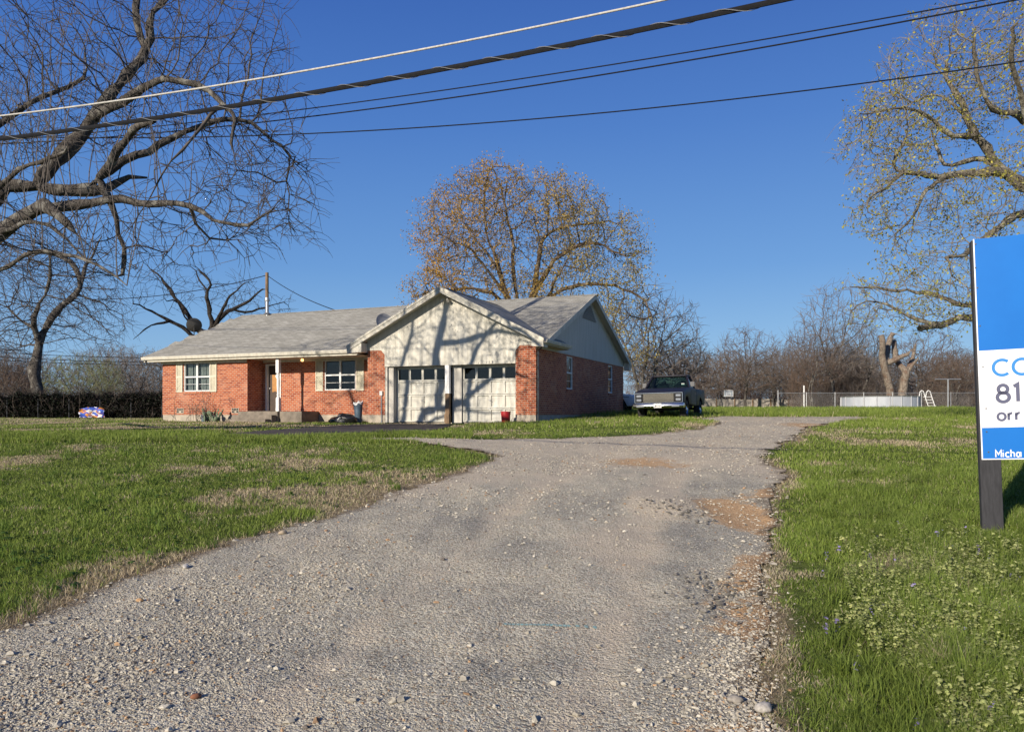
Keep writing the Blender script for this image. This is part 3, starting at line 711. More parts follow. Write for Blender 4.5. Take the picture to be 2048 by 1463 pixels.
# downspouts, conduit with meter box, foundation vents
ds = MB(); ds.tube([(.36,-.30,GEZ-.13),(.34,-.25,GEZ-.25),(.07,.06,2.62),(.055,.08,2.45),(.055,.08,.12),(.12,-.02,.06)], .035, 8); ds.build('downspout', M['darkmetal'], house, smooth_=True)
ds = MB(); ds.tube([(-18.7,EV-.05,EZ-.13),(-18.68,EV,EZ-.3),(-18.25,.5,EZ-.42),(-18.24,.53,EZ-.6)], .035, 8); ds.build('downspout', M['darkmetal'], house, smooth_=True)
ds = MB(); ds.tube([(-6.36,-.035,.0),(-6.36,-.035,1.12)], .018, 8); ds.box(-6.42, -6.30, -.08, -.004, 1.10, 1.26); ds.build('conduit', M['galv'], house)
for c in (-17.15, -14.05):
    v_ = MB(); y = .6-.012
    v_.box(c-.2, c+.2, y-.004, y, .42, .64); v_.build('foundation_vent', M['concrete'], house)
    v_ = MB()
    for i, j in ((0,0),(1,1),(2,0),(0,1),(2,1)): v_.box(c-.17+i*.12, c-.17+i*.12+.09, y-.007, y-.005, .445+j*.1, .445+j*.1+.075)
    v_.build('vent_hole', M['dark'], house)
lamp = MB(); lamp.lathe([(.0,0),(.05,.01),(.065,.06),(.05,.11),(0,.12)], 'z', (-11.05,1.25,2.6), 12)
lm = mat('porch_bulb', (.9,.6,.3)); lm.node_tree.nodes['Principled BSDF'].inputs['Emission Color'].default_value = (1,.5,.18,1); lm.node_tree.nodes['Principled BSDF'].inputs['Emission Strength'].default_value = 2.2
lamp.build('porch_light', lm, house, smooth_=True)
vp = MB(); vu, vvv = -17.6, RV-.35
vp = MB()
vpu = -17.05
vp.tube([(vpu,RV-.2,RZ-.2),(vpu,RV-.2,RZ+.62)], .085, 12); vp.tube([(vpu,RV-.2,RZ+.62),(vpu,RV-.2,RZ+.66),(vpu,RV-.2,RZ+.80)], [.12,.13,.115], 12); vp.tube([(vpu,RV-.2,RZ-.03),(vpu,RV-.2,RZ+.05)], [.2,.1], 12)
vp.build('vent_pipe', M['galv'], house, smooth_=True)
def hw(u, v, z): # house local -> world
    p = HP0[0]+u*U[0]+v*V[0], HP0[1]+u*U[1]+v*V[1]; return (p[0], p[1], HZ+z)
# steps and porch slab
st = empty('porch_steps', hw(-12.6, .0, 0), HA, label='weathered concrete steps and porch slab at the front door', cat='steps')
def stp(a0, a1, v0, v1, z0, z1, nm):
    b = MB(); b.box(a0+12.6, a1+12.6, v0, v1, z0, z1); b.build(nm, M['step'], st, bevel=.02)
stp(-13.65, -11.58, .30, 1.58, -.5, .5, 'landing'); stp(-11.575, -10.45, .42, 1.58, -.5, .495, 'landing')
stp(-13.7, -11.62, -.02, .298, -.5, .34, 'step'); stp(-13.75, -11.66, -.36, -.022, -.5, .17, 'step')

# ------------------------------------------------------------------ vehicles
def wheel(par, c, rad, wid, side, rim='chrome'):
    w = MB(); h = wid/2
    w.lathe([(rad*.56,-h*.9),(rad*.9,-h),(rad*.985,-h*.8),(rad,-h*.4),(rad,h*.4),(rad*.985,h*.8),(rad*.9,h),(rad*.56,h*.9)], 'x', (0,0,0), 28)
    o = w.build('wheel', M['tyre'], par, smooth_=True, loc=c)
    r = MB(); s = side
    r.lathe([(rad*.6,s*h*.95),(rad*.57,s*h*.7),(rad*.5,s*h*.35),(rad*.34,s*h*.45),(rad*.26,s*h*.8),(rad*.12,s*h*.95),(0,s*h)], 'x', (0,0,0), 24)
    r.build('rim', M[rim], o, smooth_=True)
def pickup(loc, rz, label):
    t = empty('pickup_truck', loc, rz, label=label, cat='truck')
    W = .98; P = M['truck']; fl = .55
    def arch(yc, r=.47, n=9, z=.42): return [(yc+r*math.cos(a), z+r*math.sin(a)) for a in np.linspace(math.pi, 0, n)]
    # body front: fenders, hood and doors
    prof = [(.06,fl)]+[(.36,fl)]+arch(.86)[1:-1]+[(1.36,fl),(3.06,.50),(3.06,1.24),(1.78,1.27),(1.70,1.265),(.9,1.19),(.12,1.06),(.02,1.01),(.02,.60)]
    prof = [(y, max(z, .42)) for y, z in prof]
    b = MB(); b.prism([(-W,y,z) for y, z in prof], (2*W,0,0)); bo = b.build('body', P, t, bevel=.035, smooth_=True)
    # bed: two sides with arches, floor, tailgate, bulkhead
    prof2 = [(3.08,.52),(3.75,fl)]+arch(4.22)[1:-1]+[(4.69,fl),(5.36,.60),(5.36,1.24),(3.08,1.24)]
    b = MB()
    for x0, x1 in ((-W, -W+.10), (W-.10, W)): b.prism([(x0,y,max(z,.42)) for y, z in prof2], (x1-x0,0,0))
    b.box(-W+.1, W-.1, 3.08, 3.13, .6, 1.235); b.box(-W+.1, W-.1, 5.31, 5.36, .6, 1.235); b.box(-W+.1, W-.1, 3.13, 5.31, .62, .66)
    b.build('cargo_bed', P, t, bevel=.015, smooth_=True)
    # cab: pillars, roof, glass
    c = MB(); A = [(1.80,1.20,.90),(2.36,1.76,.70)]; B = [(3.02,1.20,.92),(2.92,1.76,.72)]
    for s in (-1, 1):
        for a, b, w_ in (((s*.90,1.80,1.24), (s*.70,2.36,1.765), .09), ((s*.91,2.96,1.19), (s*.715,2.90,1.765), .12)):
            c = MB(); c.beam(a, b, .07, w_); c.build('pillar', P, t)
    c = MB(); c.prism([(-.73,2.32,1.745),(.73,2.32,1.745),(.75,2.96,1.745),(-.75,2.96,1.745)], (0,0,.075)); c.build('roof', P, t, bevel=.035, smooth_=True)
    c = MB(); c.box(-.90, .90, 2.94, 3.02, 1.19, 1.42); c.build('back_panel', P, t, bevel=.02)
    gl = MB(); gl.prism([(-.87,1.81,1.265),(.87,1.81,1.265),(.68,2.36,1.75),(-.68,2.36,1.75)], (0,.006,.004)); gl.build('windshield', M['carglass'], t)
    gl = MB(); gl.prism([(-.82,2.985,1.42),(.82,2.985,1.42),(.70,2.93,1.75),(-.70,2.93,1.75)], (0,.006,0)); gl.build('rear_window', M['carglass'], t)
    for s in (-1, 1):
        gl = MB(); gl.prism([(s*.915,1.86,1.25),(s*.925,2.92,1.24),(s*.725,2.88,1.745),(s*.715,2.38,1.745)], (s*.005,0,0)); gl.build('side_window', M['glass'], t)
        m = MB(); m.box(s*1.0-.09, s*1.0+.09, 2.0, 2.06, 1.30, 1.50); m.tube([(s*.93,1.95,1.2),(s*.98,2.0,1.28)], .015, 6); m.build('mirror', M['darkmetal'], t, bevel=.015)
        dr = MB(); dr.prism([(s*.978,1.75,.60),(s*.978,2.99,.56),(s*.978,2.99,1.165),(s*.978,1.75,1.165)], (s*.008,0,0)); do_ = dr.build('door', P, t, bevel=.006)
        dr = MB(); dr.box(s*.985-.014, s*.985+.014, 2.75, 2.9, 1.02, 1.05); dr.build('handle', M['chrome'], do_)
        seat = MB(); seat.box(s*.42-.3, s*.42+.3, 2.62, 2.76, .9, 1.42); seat.box(s*.42-.11, s*.42+.11, 2.66, 2.74, 1.42, 1.52); seat.build('seat', M['dark'], t, bevel=.05, smooth_=True)
    sw = MB(); sw.tube([(.38+.17*math.cos(a), 2.12+.05*math.sin(a), 1.24+.17*math.sin(a)) for a in np.linspace(0, 2*math.pi, 17)], .014, 6, False); sw.box(-.85, .85, 1.85, 2.05, 1.10, 1.24); sw.build('dashboard', M['dark'], t)
    # face
    g = MB(); g.box(-.93, .93, -.005, .03, .63, 1.0); g.build('grille_surround', M['dark'], t, bevel=.008)
    g = MB()
    for k in range(8): g.box(-.60, .60, -.03, -.008, .655+k*.042, .675+k*.042)
    g.build('grille', M['grillebar'], t)
    g = MB(); g.box(-.95, .95, -.03, .02, .995, 1.02); g.box(-.95, .95, -.03, .02, .62, .637)
    for s in (-1, 1): g.box(s*.94-.012, s*.94+.012, -.03, .02, .637, .995)
    g.build('grille_trim', M['chrome'], t, bevel=.004)
    for s in (-1, 1):
        for z in (.835, .675):
            h = MB(); h.box(s*.78-.10, s*.78+.10, -.03, -.01, z+.01, z+.115); ho = h.build('headlight', M['lens'], t, bevel=.01)
            h = MB()
            for q in ((-.125,-.115,0,.13),(.115,.125,0,.13),(-.125,.125,-.012,0),(-.125,.125,.13,.142)): h.box(s*.78+q[0], s*.78+q[1], -.035, -.005, z+q[2], z+q[3])
            h.build('bezel', M['dark'], ho)
    b = MB(); b.prism([(-1.0,-.02,.40),(-1.0,-.16,.43),(-1.0,-.18,.50),(-1.0,-.15,.61),(-1.0,-.02,.61)], (2.0,0,0)); b.box(-1.0, -.97, -.02, .30, .42, .59); b.box(.97, 1.0, -.02, .30, .42, .59)
    b.build('bumper', M['chrome'], t, bevel=.02, smooth_=True)
    for s in (-1, 1):
        b = MB(); b.box(s*.70-.15, s*.70+.15, -.19, -.17, .455, .515); b.build('turn_signal', M['lens'], t, bevel=.006)
    b = MB(); b.box(-.15, .15, -.205, -.195, .42, .59); pl = b.build('licence_plate', M['white'], t)
    L = strokes('BBN-LM57', .25, .075, .013); lo = flat_letters('plate_text', L, M['darkmetal'], pl, lambda x, z: (-.125+x, -.207, .45+z))
    L = strokes('TEXAS', .12, .03, .006); flat_letters('plate_text', L, M['darkmetal'], pl, lambda x, z: (-.06+x, -.207, .545+z))
    b = MB(); b.box(.55, .68, 1.99, 1.995, 1.38, 1.44); b.build('inspection_sticker', M['white'], t)
    u = MB(); u.box(-.45, -.36, .3, 5.2, .42, .56); u.box(.36, .45, .3, 5.2, .42, .56); u.box(-.8, .8, .82, .92, .36, .46); u.box(-.8, .8, 4.17, 4.27, .36, .46); u.box(-.35,.35,.4,1.5,.32,.6); u.build('chassis', M['dark'], t)
    for s in (-1, 1):
        for y in (.86, 4.22): wheel(t, (s*.84, y, .365), .365, .26, s)
    return t
# ---- plain stroke lettering (used on the plate and the sign)
def arc(cx, cy, rx, ry, a0, a1, n=18): return [(cx+rx*math.cos(R(a)), cy+ry*math.sin(R(a))) for a in np.linspace(a0, a1, n)]
GL = {  # width, strokes in a box of cap height 1
 'C': (.92, [arc(.5,.5,.5,.5,48,312,28)]), 'O': (1.02, [arc(.5,.5,.5,.5,0,360,36)]),
 '8': (.66, [arc(.32,.745,.235,.235,0,360,26), arc(.32,.27,.30,.27,0,360,28)]), '1': (.36, [[(0,.88),(.2,1.0),(.2,0)]]), '7': (.62, [[(0,.97),(.58,.97),(.18,0)]]),
 'o': (.62, [arc(.29,.31,.29,.31,0,360,28)]), 'r': (.36, [[(.0,.62),(.0,0)], arc(.26,.33,.26,.27,180,85,10)]),
 'M': (.86, [[(0,0),(0,1),(.39,.38),(.78,1),(.78,0)]]), 'i': (.14, [[(0,0),(0,.66)], [(0,.88),(0,.97)]]), 'c': (.55, [arc(.3,.33,.3,.33,48,312,20)]),
 'h': (.58, [[(0,0),(0,1.05)], arc(.24,.40,.24,.27,180,0,14)+[(.48,0)]]), 'a': (.66, [arc(.25,.33,.24,.33,0,360,24), [(.60,.70),(.60,-.02)]]),
 'B': (.66, [[(0,0),(0,1),(.3,1)]+arc(.3,.76,.24,.24,90,-90,8)+[(0,.52),(.32,.52)]+arc(.32,.26,.27,.26,90,-90,8)+[(0,0)]]), 'N': (.72, [[(0,0),(0,1),(.6,0),(.6,1)]]),
 '-': (.5, [[(.08,.48),(.4,.48)]]), 'L': (.55, [[(0,1),(0,0),(.48,0)]]), '5': (.62, [[(.5,1),(.08,1),(.05,.58)]+arc(.24,.32,.28,.32,110,-150,14)]),
 'T': (.7, [[(0,1),(.6,1)], [(.3,1),(.3,0)]]), 'E': (.6, [[(.5,1),(0,1),(0,0),(.5,0)], [(0,.52),(.42,.52)]]), 'X': (.66, [[(0,0),(.56,1)], [(0,1),(.56,0)]]),
 'A': (.74, [[(0,0),(.33,1),(.66,0)], [(.1,.35),(.56,.35)]]), 'S': (.6, [arc(.27,.75,.24,.25,40,250,12)+arc(.27,.26,.26,.26,80,-140,12)]),
}
def strokes(text, width, cap, sw, gap=.2):
    out = []; x = 0
    for ch in text:
        w_, st = GL[ch]
        for s in st: out.append([((x+a), b) for a, b in s])
        x += w_+gap
    x -= gap; sx = (width/x) if width else cap
    return [[(a*sx, b*cap) for a, b in s] for s in out], sw
def flat_letters(name, L, m, par, place):
    mb = MB(); ss, sw = L
    for k, s in enumerate(ss):
        p = [np.array(q, float) for q in s]; closed = np.linalg.norm(p[0]-p[-1]) < 1e-6
        n = len(p); off = []
        for i in range(n):
            a = p[i-1] if i else (p[-2] if closed else None); b = p[i+1] if i < n-1 else (p[1] if closed else None)
            d1 = (p[i]-a)/(np.linalg.norm(p[i]-a)+1e-9) if a is not None else None; d2 = (b-p[i])/(np.linalg.norm(b-p[i])+1e-9) if b is not None else None
            if d1 is None: d1 = d2
            if d2 is None: d2 = d1
            nn = np.array([-(d1+d2)[1], (d1+d2)[0]]); nn /= np.linalg.norm(nn)+1e-9
            c = max(.45, nn @ np.array([-d1[1], d1[0]])); off.append(nn*sw/2/c)
        vs = []
        for q, o in zip(p, off):
            vs += [place(*(q+o)), place(*(q-o))]
        mb.add(vs, [(2*i, 2*i+1, 2*i+3, 2*i+2) for i in range(n-1)])
    return mb.build(name, m, par)
def car_base(X, Y): return (X, Y, gz(X, Y))
TRX, TRY = 5.80, 31.1
tr = pickup((TRX, TRY, gz(6.6, 31)-.0), HA, 'dark navy square fronted pickup truck with chrome grille parked beside the brick house')
tr.rotation_euler = (0, R(-1.2), HA)
def sedan(loc, rz):
    t = empty('white_car', loc, rz, label='old white car half hidden behind the house corner and the dark pickup', cat='car')
    W = .86
    def arch(yc, r=.36, n=9, z=.32): return [(yc+r*math.cos(a), z+r*math.sin(a)) for a in np.linspace(math.pi, 0, n)]
    prof = [(.05,.30),(.4,.28)]+arch(.85)[1:-1]+[(1.3,.26),(3.1,.26)]+arch(3.55)[1:-1]+[(4.1,.30),(4.5,.36),(4.52,.8),(4.3,.86),(3.5,.88),(1.5,.86),(.4,.78),(.05,.70),(0,.5)]
    b = MB(); b.prism([(-W,y,z) for y, z in prof], (2*W,0,0)); b.build('body', M['carwhite'], t, bevel=.05, smooth_=True)
    c = MB(); c.prism([(-.74,1.5,.86),(-.60,2.05,1.32),(-.60,3.1,1.32),(-.74,3.75,.87)], (1.48,0,0)); c.build('cabin_glass', M['dark'], t, bevel=.03)
    c = MB(); c.box(-.62, .62, 2.02, 3.12, 1.315, 1.345); c.build('roof', M['carwhite'], t, bevel=.012)
    for s in (-1, 1):
        c = MB(); c.box(s*W-.012, s*W+.012, .3, 4.3, .66, .685); c.build('side_trim', M['darkmetal'], t)
        for y in (.85, 3.55): wheel(t, (s*.76, y, .31), .31, .19, s)
        h = MB(); h.box(s*.6-.14, s*.6+.14, -.01, .06, .52, .66); h.build('headlight', M['lens'], t, bevel=.02)
    return t
nose = px(1278, 829, 40)
sed = sedan((nose[0], nose[1], gz(nose[0], nose[1])+.02), HA+R(90)); sed.scale = (1, 1, 1.22)

# ------------------------------------------------------------------ real-estate sign
SY = 8.75; sp0 = px(1963, 1062, SY)
sg = empty('real_estate_sign', (sp0[0], sp0[1], sp0[2]), HA, label='tall blue and white real estate sign on dark square posts in the grass', cat='sign')
sg.rotation_euler = (R(0), R(-2.0), HA)
pm_ = SY/F
def sl(x, y): return ((x-1961)*pm_/.93, (1062-y)*pm_)                 # photo measure -> sign plane, metres
M['signblue'] = nmat('sign_blue', (.005,.128,.45), (.006,.140,.48), 2, .5); M['signblue'].node_tree.nodes['Principled BSDF'].inputs['Specular IOR Level'].default_value = .2
M['signwhite'] = nmat('sign_white', (.76,.77,.79), (.72,.73,.75), 2, .5)
M['ltblue'] = mat('letter_blue', (.012,.19,.52), .5); M['ltgrey'] = mat('letter_slate', (.075,.08,.14), .5); M['post'] = nmat('post_charcoal', (.017,.017,.020), (.032,.032,.036), 10, .8, .003, 30, stretch=(3,3,.5))
HT = sl(0, 480)[1]; HB = sl(0, 916)[1]; HM1 = sl(0, 702.5)[1]; HM2 = sl(0, 855)[1]
for x0 in (0, 1.10):
    b = MB(); b.box(x0, x0+.205, -.07, .07, -.3, HT-.01); b.build('post', M['post'], sg, bevel=.006)
b = MB(); b.box(.03, 1.28, -.0865, -.0715, HB, HT); pa = b.build('panel', M['signblue'], sg)
b = MB(); b.box(.03, 1.28, -.0885, -.0868, HM2, HM1); b.build('white_band', M['signwhite'], pa)
b = MB(); b.box(.018, .0298, -.088, -.071, HB, HT); b.box(.018, 1.28, -.088, -.071, HB-.012, HB-.0004); b.build('panel_edge', M['signwhite'], pa)
def word(txt, x, ytop, ybot, sw, m, wid=None, xh=1.0, nm='lettering'):
    cap = (ybot-ytop)*pm_/xh; a, z = sl(x, ybot)
    ss, s = strokes(txt, wid, cap, sw)
    flat_letters(nm, (ss, s), M[m], pa, lambda X_, Z_: (a+X_, -.0905, z+Z_))
word('CO', 1988, 722.5, 752.5, .032, 'ltblue'); word('817', 1992, 771.5, 805, .036, 'ltgrey'); word('orr', 1992, 827, 841, .025, 'ltgrey', xh=.62)
word('Micha', 1986.5, 899.5, 913, .0125, 'signwhite', .238)
for (x, y) in ((1962,490),(1962,537),(1965,577),(1969,653),(1974,734),(1979,817),(1980,863),(1983,903)):
    a, z = sl(x+(1062-y)*.033-13, y); b = MB(); b.lathe([(0,-.004),(.008,-.003),(.009,.0)], 'y', (a+.0, -.0886, z), 8); b.build('screw', M['darkmetal'], pa)

# ------------------------------------------------------------------ small things by the house
def at(u, v, dz=0):
    x, y, _ = hw(u, v, 0); return (x, y, gz(x, y)+dz)
b = MB(); b.lathe([(0,.01),(.135,.01),(.14,.03),(.155,.30),(.165,.30),(.165,.325),(.158,.325),(.16,.37),(.172,.37),(.172,.39),(.155,.39),(.14,.05),(0,.05)], 'z', (0,0,0), 28)
bu = empty('red_bucket', at(-1.02, -.35, .0), label='red plastic bucket standing in front of the right garage door', cat='bucket'); bu.scale = (1.08, 1.08, 1.12)
b.build('pail', M['redplastic'], bu, smooth_=True)
b = MB(); b.tube([(.17*math.cos(a), .17*math.sin(a)-.02, .36-.14*math.sin(a/1.0)*0-.10*math.sin(a)) for a in np.linspace(math.pi, 2*math.pi, 14)], .005, 6); b.build('handle', M['galv'], bu)
tc = empty('trash_can', at(-7.42, -.02), HA, label='blue grey plastic trash can beside the garage pillar with a bag over its rim', cat='trash can'); tc.scale = (.82, .82, .86)
b = MB(); prof = [(.0,.01),(.17,.01),(.18,.03),(.21,.62),(.235,.80),(.245,.86),(.255,.86),(.255,.90),(.24,.90),(.17,.06),(0,.06)]; b.lathe([(r_*.9, z) for r_, z in prof], 'z', (0,0,0), 24); b.build('bin', M['bluegrey'], tc, smooth_=True)
b = MB(); b.lathe([(.15,.87),(.2,.91),(.235,.905),(.236,.86),(.23,.80)], 'z', (0,0,0), 24)
b.v = [(x, y, z+.035*math.sin(5*math.atan2(y, x))+(.05 if x > .1 else 0)) for x, y, z in b.v]; b.build('liner', M['white'], tc, smooth_=True)
bg = bpy.data.meshes.new('garbage_bag'); bm = bmesh.new(); bmesh.ops.create_icosphere(bm, subdivisions=4, radius=1)
for v in bm.verts:
    n = float(fbm(v.co.x*2.2+7, v.co.y*2.2+v.co.z*1.7+3, 77, 4)); k = .72+.55*n
    v.co = Vector((v.co.x*.58*k, v.co.y*.4*k, max(-.02, (v.co.z*.24*k+.10)*(1.15 if v.co.x > 0 else .75))))
bm.to_mesh(bg); bm.free()
bo = link_mesh('garbage_bag', bg, M['bag']); bo.location = at(-7.75, -.62, .0); bo.rotation_euler = (0, 0, HA)
tag(bo, 'crumpled black plastic garbage bag lying on the asphalt by the trash can', 'garbage bag')
bg.polygons.foreach_set('use_smooth', [True]*len(bg.polygons))
# prickly pear
ca = empty('prickly_pear', at(-14.75, .05), HA, label='prickly pear cactus growing left of the front steps', cat='cactus'); ca.scale = (.8, .8, .85)
b = MB()
def pad(mb, c, d, up, w, h, t=.035):
    c = np.array(c, float); up = np.array(up, float); up /= np.linalg.norm(up); d = np.array(d, float); d -= up*(d@up); d /= np.linalg.norm(d); nrm = np.cross(d, up)
    ring = []
    vs = []; fs = []
    for j, (s, q) in enumerate(((0,-1),(.75,-.7),(1,0),(.75,.7),(0,1))):
        for k in range(12):
            a = 2*math.pi*k/12; rx = math.cos(a)*w*s*(1+.15*math.sin(a)); rz = math.sin(a)*h*s
            vs.append(c+up*(h+rz)+d*rx+nrm*q*t)
    for j in range(4):
        for k in range(12): fs.append((j*12+k, j*12+(k+1)%12, (j+1)*12+(k+1)%12, (j+1)*12+k))
    mb.add(vs, fs); return c+up*h*1.9
rr = random.Random(5)
for k in range(11):
    c = (rr.uniform(-.45,.5), rr.uniform(-.2,.2), 0); u_ = (rr.uniform(-.5,.5), rr.uniform(-.3,.3), 1)
    tip = pad(b, c, (1, rr.uniform(-.8,.8), 0), u_, rr.uniform(.07,.1), rr.uniform(.13,.17))
    if k % 5 < 4:
        tip = pad(b, tip, (1, rr.uniform(-.8,.8), 0), (u_[0]+rr.uniform(-.5,.5), u_[1], 1), rr.uniform(.06,.09), rr.uniform(.12,.16))
        if k % 3 == 0: pad(b, tip, (1, rr.uniform(-.8,.8), 0), (u_[0]+rr.uniform(-.6,.6), u_[1], 1), .06, .10)
b.build('pads', M['cactus'], ca, smooth_=True)
b = MB(); b.tube([(-.55,.1,.0),(-.55,.1,.62)], .02, 8); b.lathe([(.0,0),(.1,0),(.12,.3),(0,.3)], 'z', (-.62,.1,0), 12); 
gm = b.build('gas_meter', M['bluegrey'], None); gm.location = ca.location; gm.rotation_euler = (0,0,HA); tag(gm, 'small blue grey gas meter and riser by the prickly pear', 'meter')
# satellite dishes
def dish(name, loc, rz, tilt, m, rad, label, arm=True):
    t = empty(name, loc, rz, label=label, cat='satellite dish')
    b = MB(); b.lathe([(0,.0),(rad*.4,.012),(rad*.75,.045),(rad,.085),(rad*1.01,.083),(rad*.75,.036),(0,-.02)], 'y', (0,0,0), 28)
    o = b.build('reflector', M[m], t, smooth_=True); o.location = (0, 0, .55); o.rotation_euler = (tilt, 0, 0)
    b = MB(); b.tube([(0,.0,-.25),(0,.02,.2),(0,.06,.53)], .024, 8); b.build('mast', M['galv' if m == 'dish' else m], t)
    if arm:
        b = MB(); b.tube([(0,-.02,-.9*rad),(0,.30,-.75*rad),(0,.44,-.2*rad)], .014, 6); b.box(-.05, .05, .40, .50, -.3*rad, -.05*rad); b.build('feed_arm', M['white' if m == 'dish' else m], o)
    return t
dx0 = hw(-7.35, 1.75, zm(1.75)); dish('satellite_dish', dx0, R(-150)+HA*0, R(12), 'dish', .36, 'grey satellite dish on the shingles behind the left garage rake')
dx1 = hw(-19.0, 3.3, zm(3.3)-.1); dish('satellite_dish', dx1, R(20), R(25), 'blackdish', .36, 'black satellite dish standing out against the sky at the left roof edge')

# ------------------------------------------------------------------ cables
def cable(name, p0, p1, rad, m, label, sag=.0, n=60, twist=False, ext=1.4, cat='cable'):
    p0, p1 = np.array(p0), np.array(p1); c = empty(name, p0, label=label, cat=cat, group='overhead cables') if twist else None
    a, b = p0-(p1-p0)*ext, p1+(p1-p0)*ext*.5
    ts = np.linspace(0, 1, n); pts = []
    for t in ts:
        q = a+(b-a)*t; s = np.linalg.norm((q-p0))/np.linalg.norm(p1-p0); w = (q-p0)@(p1-p0)/((p1-p0)@(p1-p0))
        q[2] -= sag*4*w*(1-w); pts.append(q)
    mb = MB()
    if not twist:
        mb.tube(pts, rad, 8)
        o = mb.build(name, m, None, smooth_=True); tag(o, label, cat, 'overhead cables'); return o
    for k, (dx, dz, r_) in enumerate(((0,.0,.62),(.0,.55,.48),(.0,-.5,.42))):
        mb = MB(); mb.tube([q+np.array((0,dx,dz*rad))-p0 for q in pts], rad*r_, 8); mb.build('strand', m, c, smooth_=True)
    mb = MB(); hp = []; L = np.linalg.norm(b-a); turns = L/.55; N = int(turns*10)
    for i in range(N+1):
        t = i/N; f_ = t*(n-1); k = min(int(f_), n-2); q = pts[k]+(pts[k+1]-pts[k])*(f_-k); ph = 2*math.pi*turns*t
        hp.append(q+np.array((.38*math.cos(ph)*rad*1.05, .9*math.cos(ph)*rad*1.05, math.sin(ph)*rad*1.12))-p0)
    mb.tube(hp, .0035, 5); mb.build('lashing_wire', M['galv'], c)
    return c
h2 = 3.52
def hp_(x, y, h): return px(x, y, h*F/(HY-y))
cable('cable_bundle', hp_(0,278,h2), hp_(1565,0,h2+.02), .027, M['cable'], 'thick black lashed cable bundle, the heaviest line crossing the sky', .10, 90, True)
cable('pale_cable', hp_(0,232,4.3), hp_(1330,0,4.32), .0125, M['cablepale'], 'thin pale grey cable running just above the thick black bundle', .10)
cable('power_line', hp_(580,222,8.3), hp_(1971,0,8.3), .015, M['cable'], 'upper of the two close parallel black wires behind the cable bundle', .12)
cable('power_line', hp_(580,238,7.9), hp_(2033,0,7.9), .017, M['cable'], 'lower of the two close parallel black wires behind the cable bundle', .16)
cable('power_line', hp_(600,268,6.6), hp_(2048,122,6.6), .014, M['cable'], 'single lowest black wire passing in front of the budding right tree', .20)
# utility pole behind the house, its wires
UP = px(534, 545, 62); b = MB(); b.tube([(0,0,-.3),(0,0,4),(0,0,UP[2]-gz(UP[0],62))], [.17,.155,.125], 10)
up = empty('utility_pole', (UP[0], UP[1], gz(UP[0], UP[1])), label='weathered wooden utility pole rising behind the house ridge', cat='utility pole'); b.build('pole', M['wood'], up, smooth_=True)
def wire(a, b_, rad, label, sag, grp='wires to the utility pole'):
    mb = MB(); a = np.array(a); b_ = np.array(b_)
    mb.tube([a+(b_-a)*t-np.array((0,0,sag*4*t*(1-t))) for t in np.linspace(0, 1, 26)], rad, 6); o = mb.build('service_wire', M['cable'], None, smooth_=True); tag(o, label, 'wire', grp)
top = UP-np.array((0,0,.2))
wire(top, px(60, 592, 66), .03, 'dark wire running left from the utility pole behind the bare branches', .9)
wire(top, px(676, 622, 44), .024, 'service drop wire slanting down from the pole to the house roof', .25)
for k, (ya, yb) in enumerate(((700,714),(709,722),(716,727))):
    wire(px(-60, ya, 75), px(420, yb, 82), .03, ['topmost', 'middle', 'lowest'][k]+' of the three thin distant wires left of the house', .3, 'distant wires left of the house')

# ------------------------------------------------------------------ trees
def tubes(chains, sides_of):
    """chains: list of (pts (n,3), radii (n)); swept into one vertex and face set, batched by size"""
    groups = {}
    for p, r in chains: groups.setdefault((len(p), sides_of(r[0])), []).append((p, r))
    V_, Q_, off = [], [], 0
    for (n, s), L in groups.items():
        P = np.array([a for a, _ in L]); Rr = np.array([b for _, b in L]); k = len(L)
        T = np.empty_like(P); T[:,1:-1] = P[:,2:]-P[:,:-2]; T[:,0] = P[:,1]-P[:,0]; T[:,-1] = P[:,-1]-P[:,-2]
        T /= np.linalg.norm(T, axis=2, keepdims=True)+1e-9
        d = P[:,-1]-P[:,0]; d /= np.linalg.norm(d, axis=1, keepdims=True)+1e-9
        ref = np.where(np.abs(d[:,2:3]) < .85, np.array([[0,0,1.]]), np.array([[1.,0,0]]))[:,None,:]
        A = np.cross(T, np.broadcast_to(ref, T.shape)); A /= np.linalg.norm(A, axis=2, keepdims=True)+1e-9
        B = np.cross(A, T)
        ang = np.arange(s)*2*np.pi/s
        X = P[:,:,None,:]+Rr[:,:,None,None]*(np.cos(ang)[None,None,:,None]*A[:,:,None,:]+np.sin(ang)[None,None,:,None]*B[:,:,None,:])
        V_.append(X.reshape(-1, 3))
        base = off+np.arange(k)[:,None,None]*n*s
        i = np.arange(n-1)[None,:,None]*s; j = np.arange(s)[None,None,:]; j2 = (j+1) % s
        Q_.append(np.stack([base+i+j, base+i+j2, base+i+s+j2, base+i+s+j], -1).reshape(-1, 4)); off += k*n*s
    return np.concatenate(V_), np.concatenate(Q_)
CUT = .6
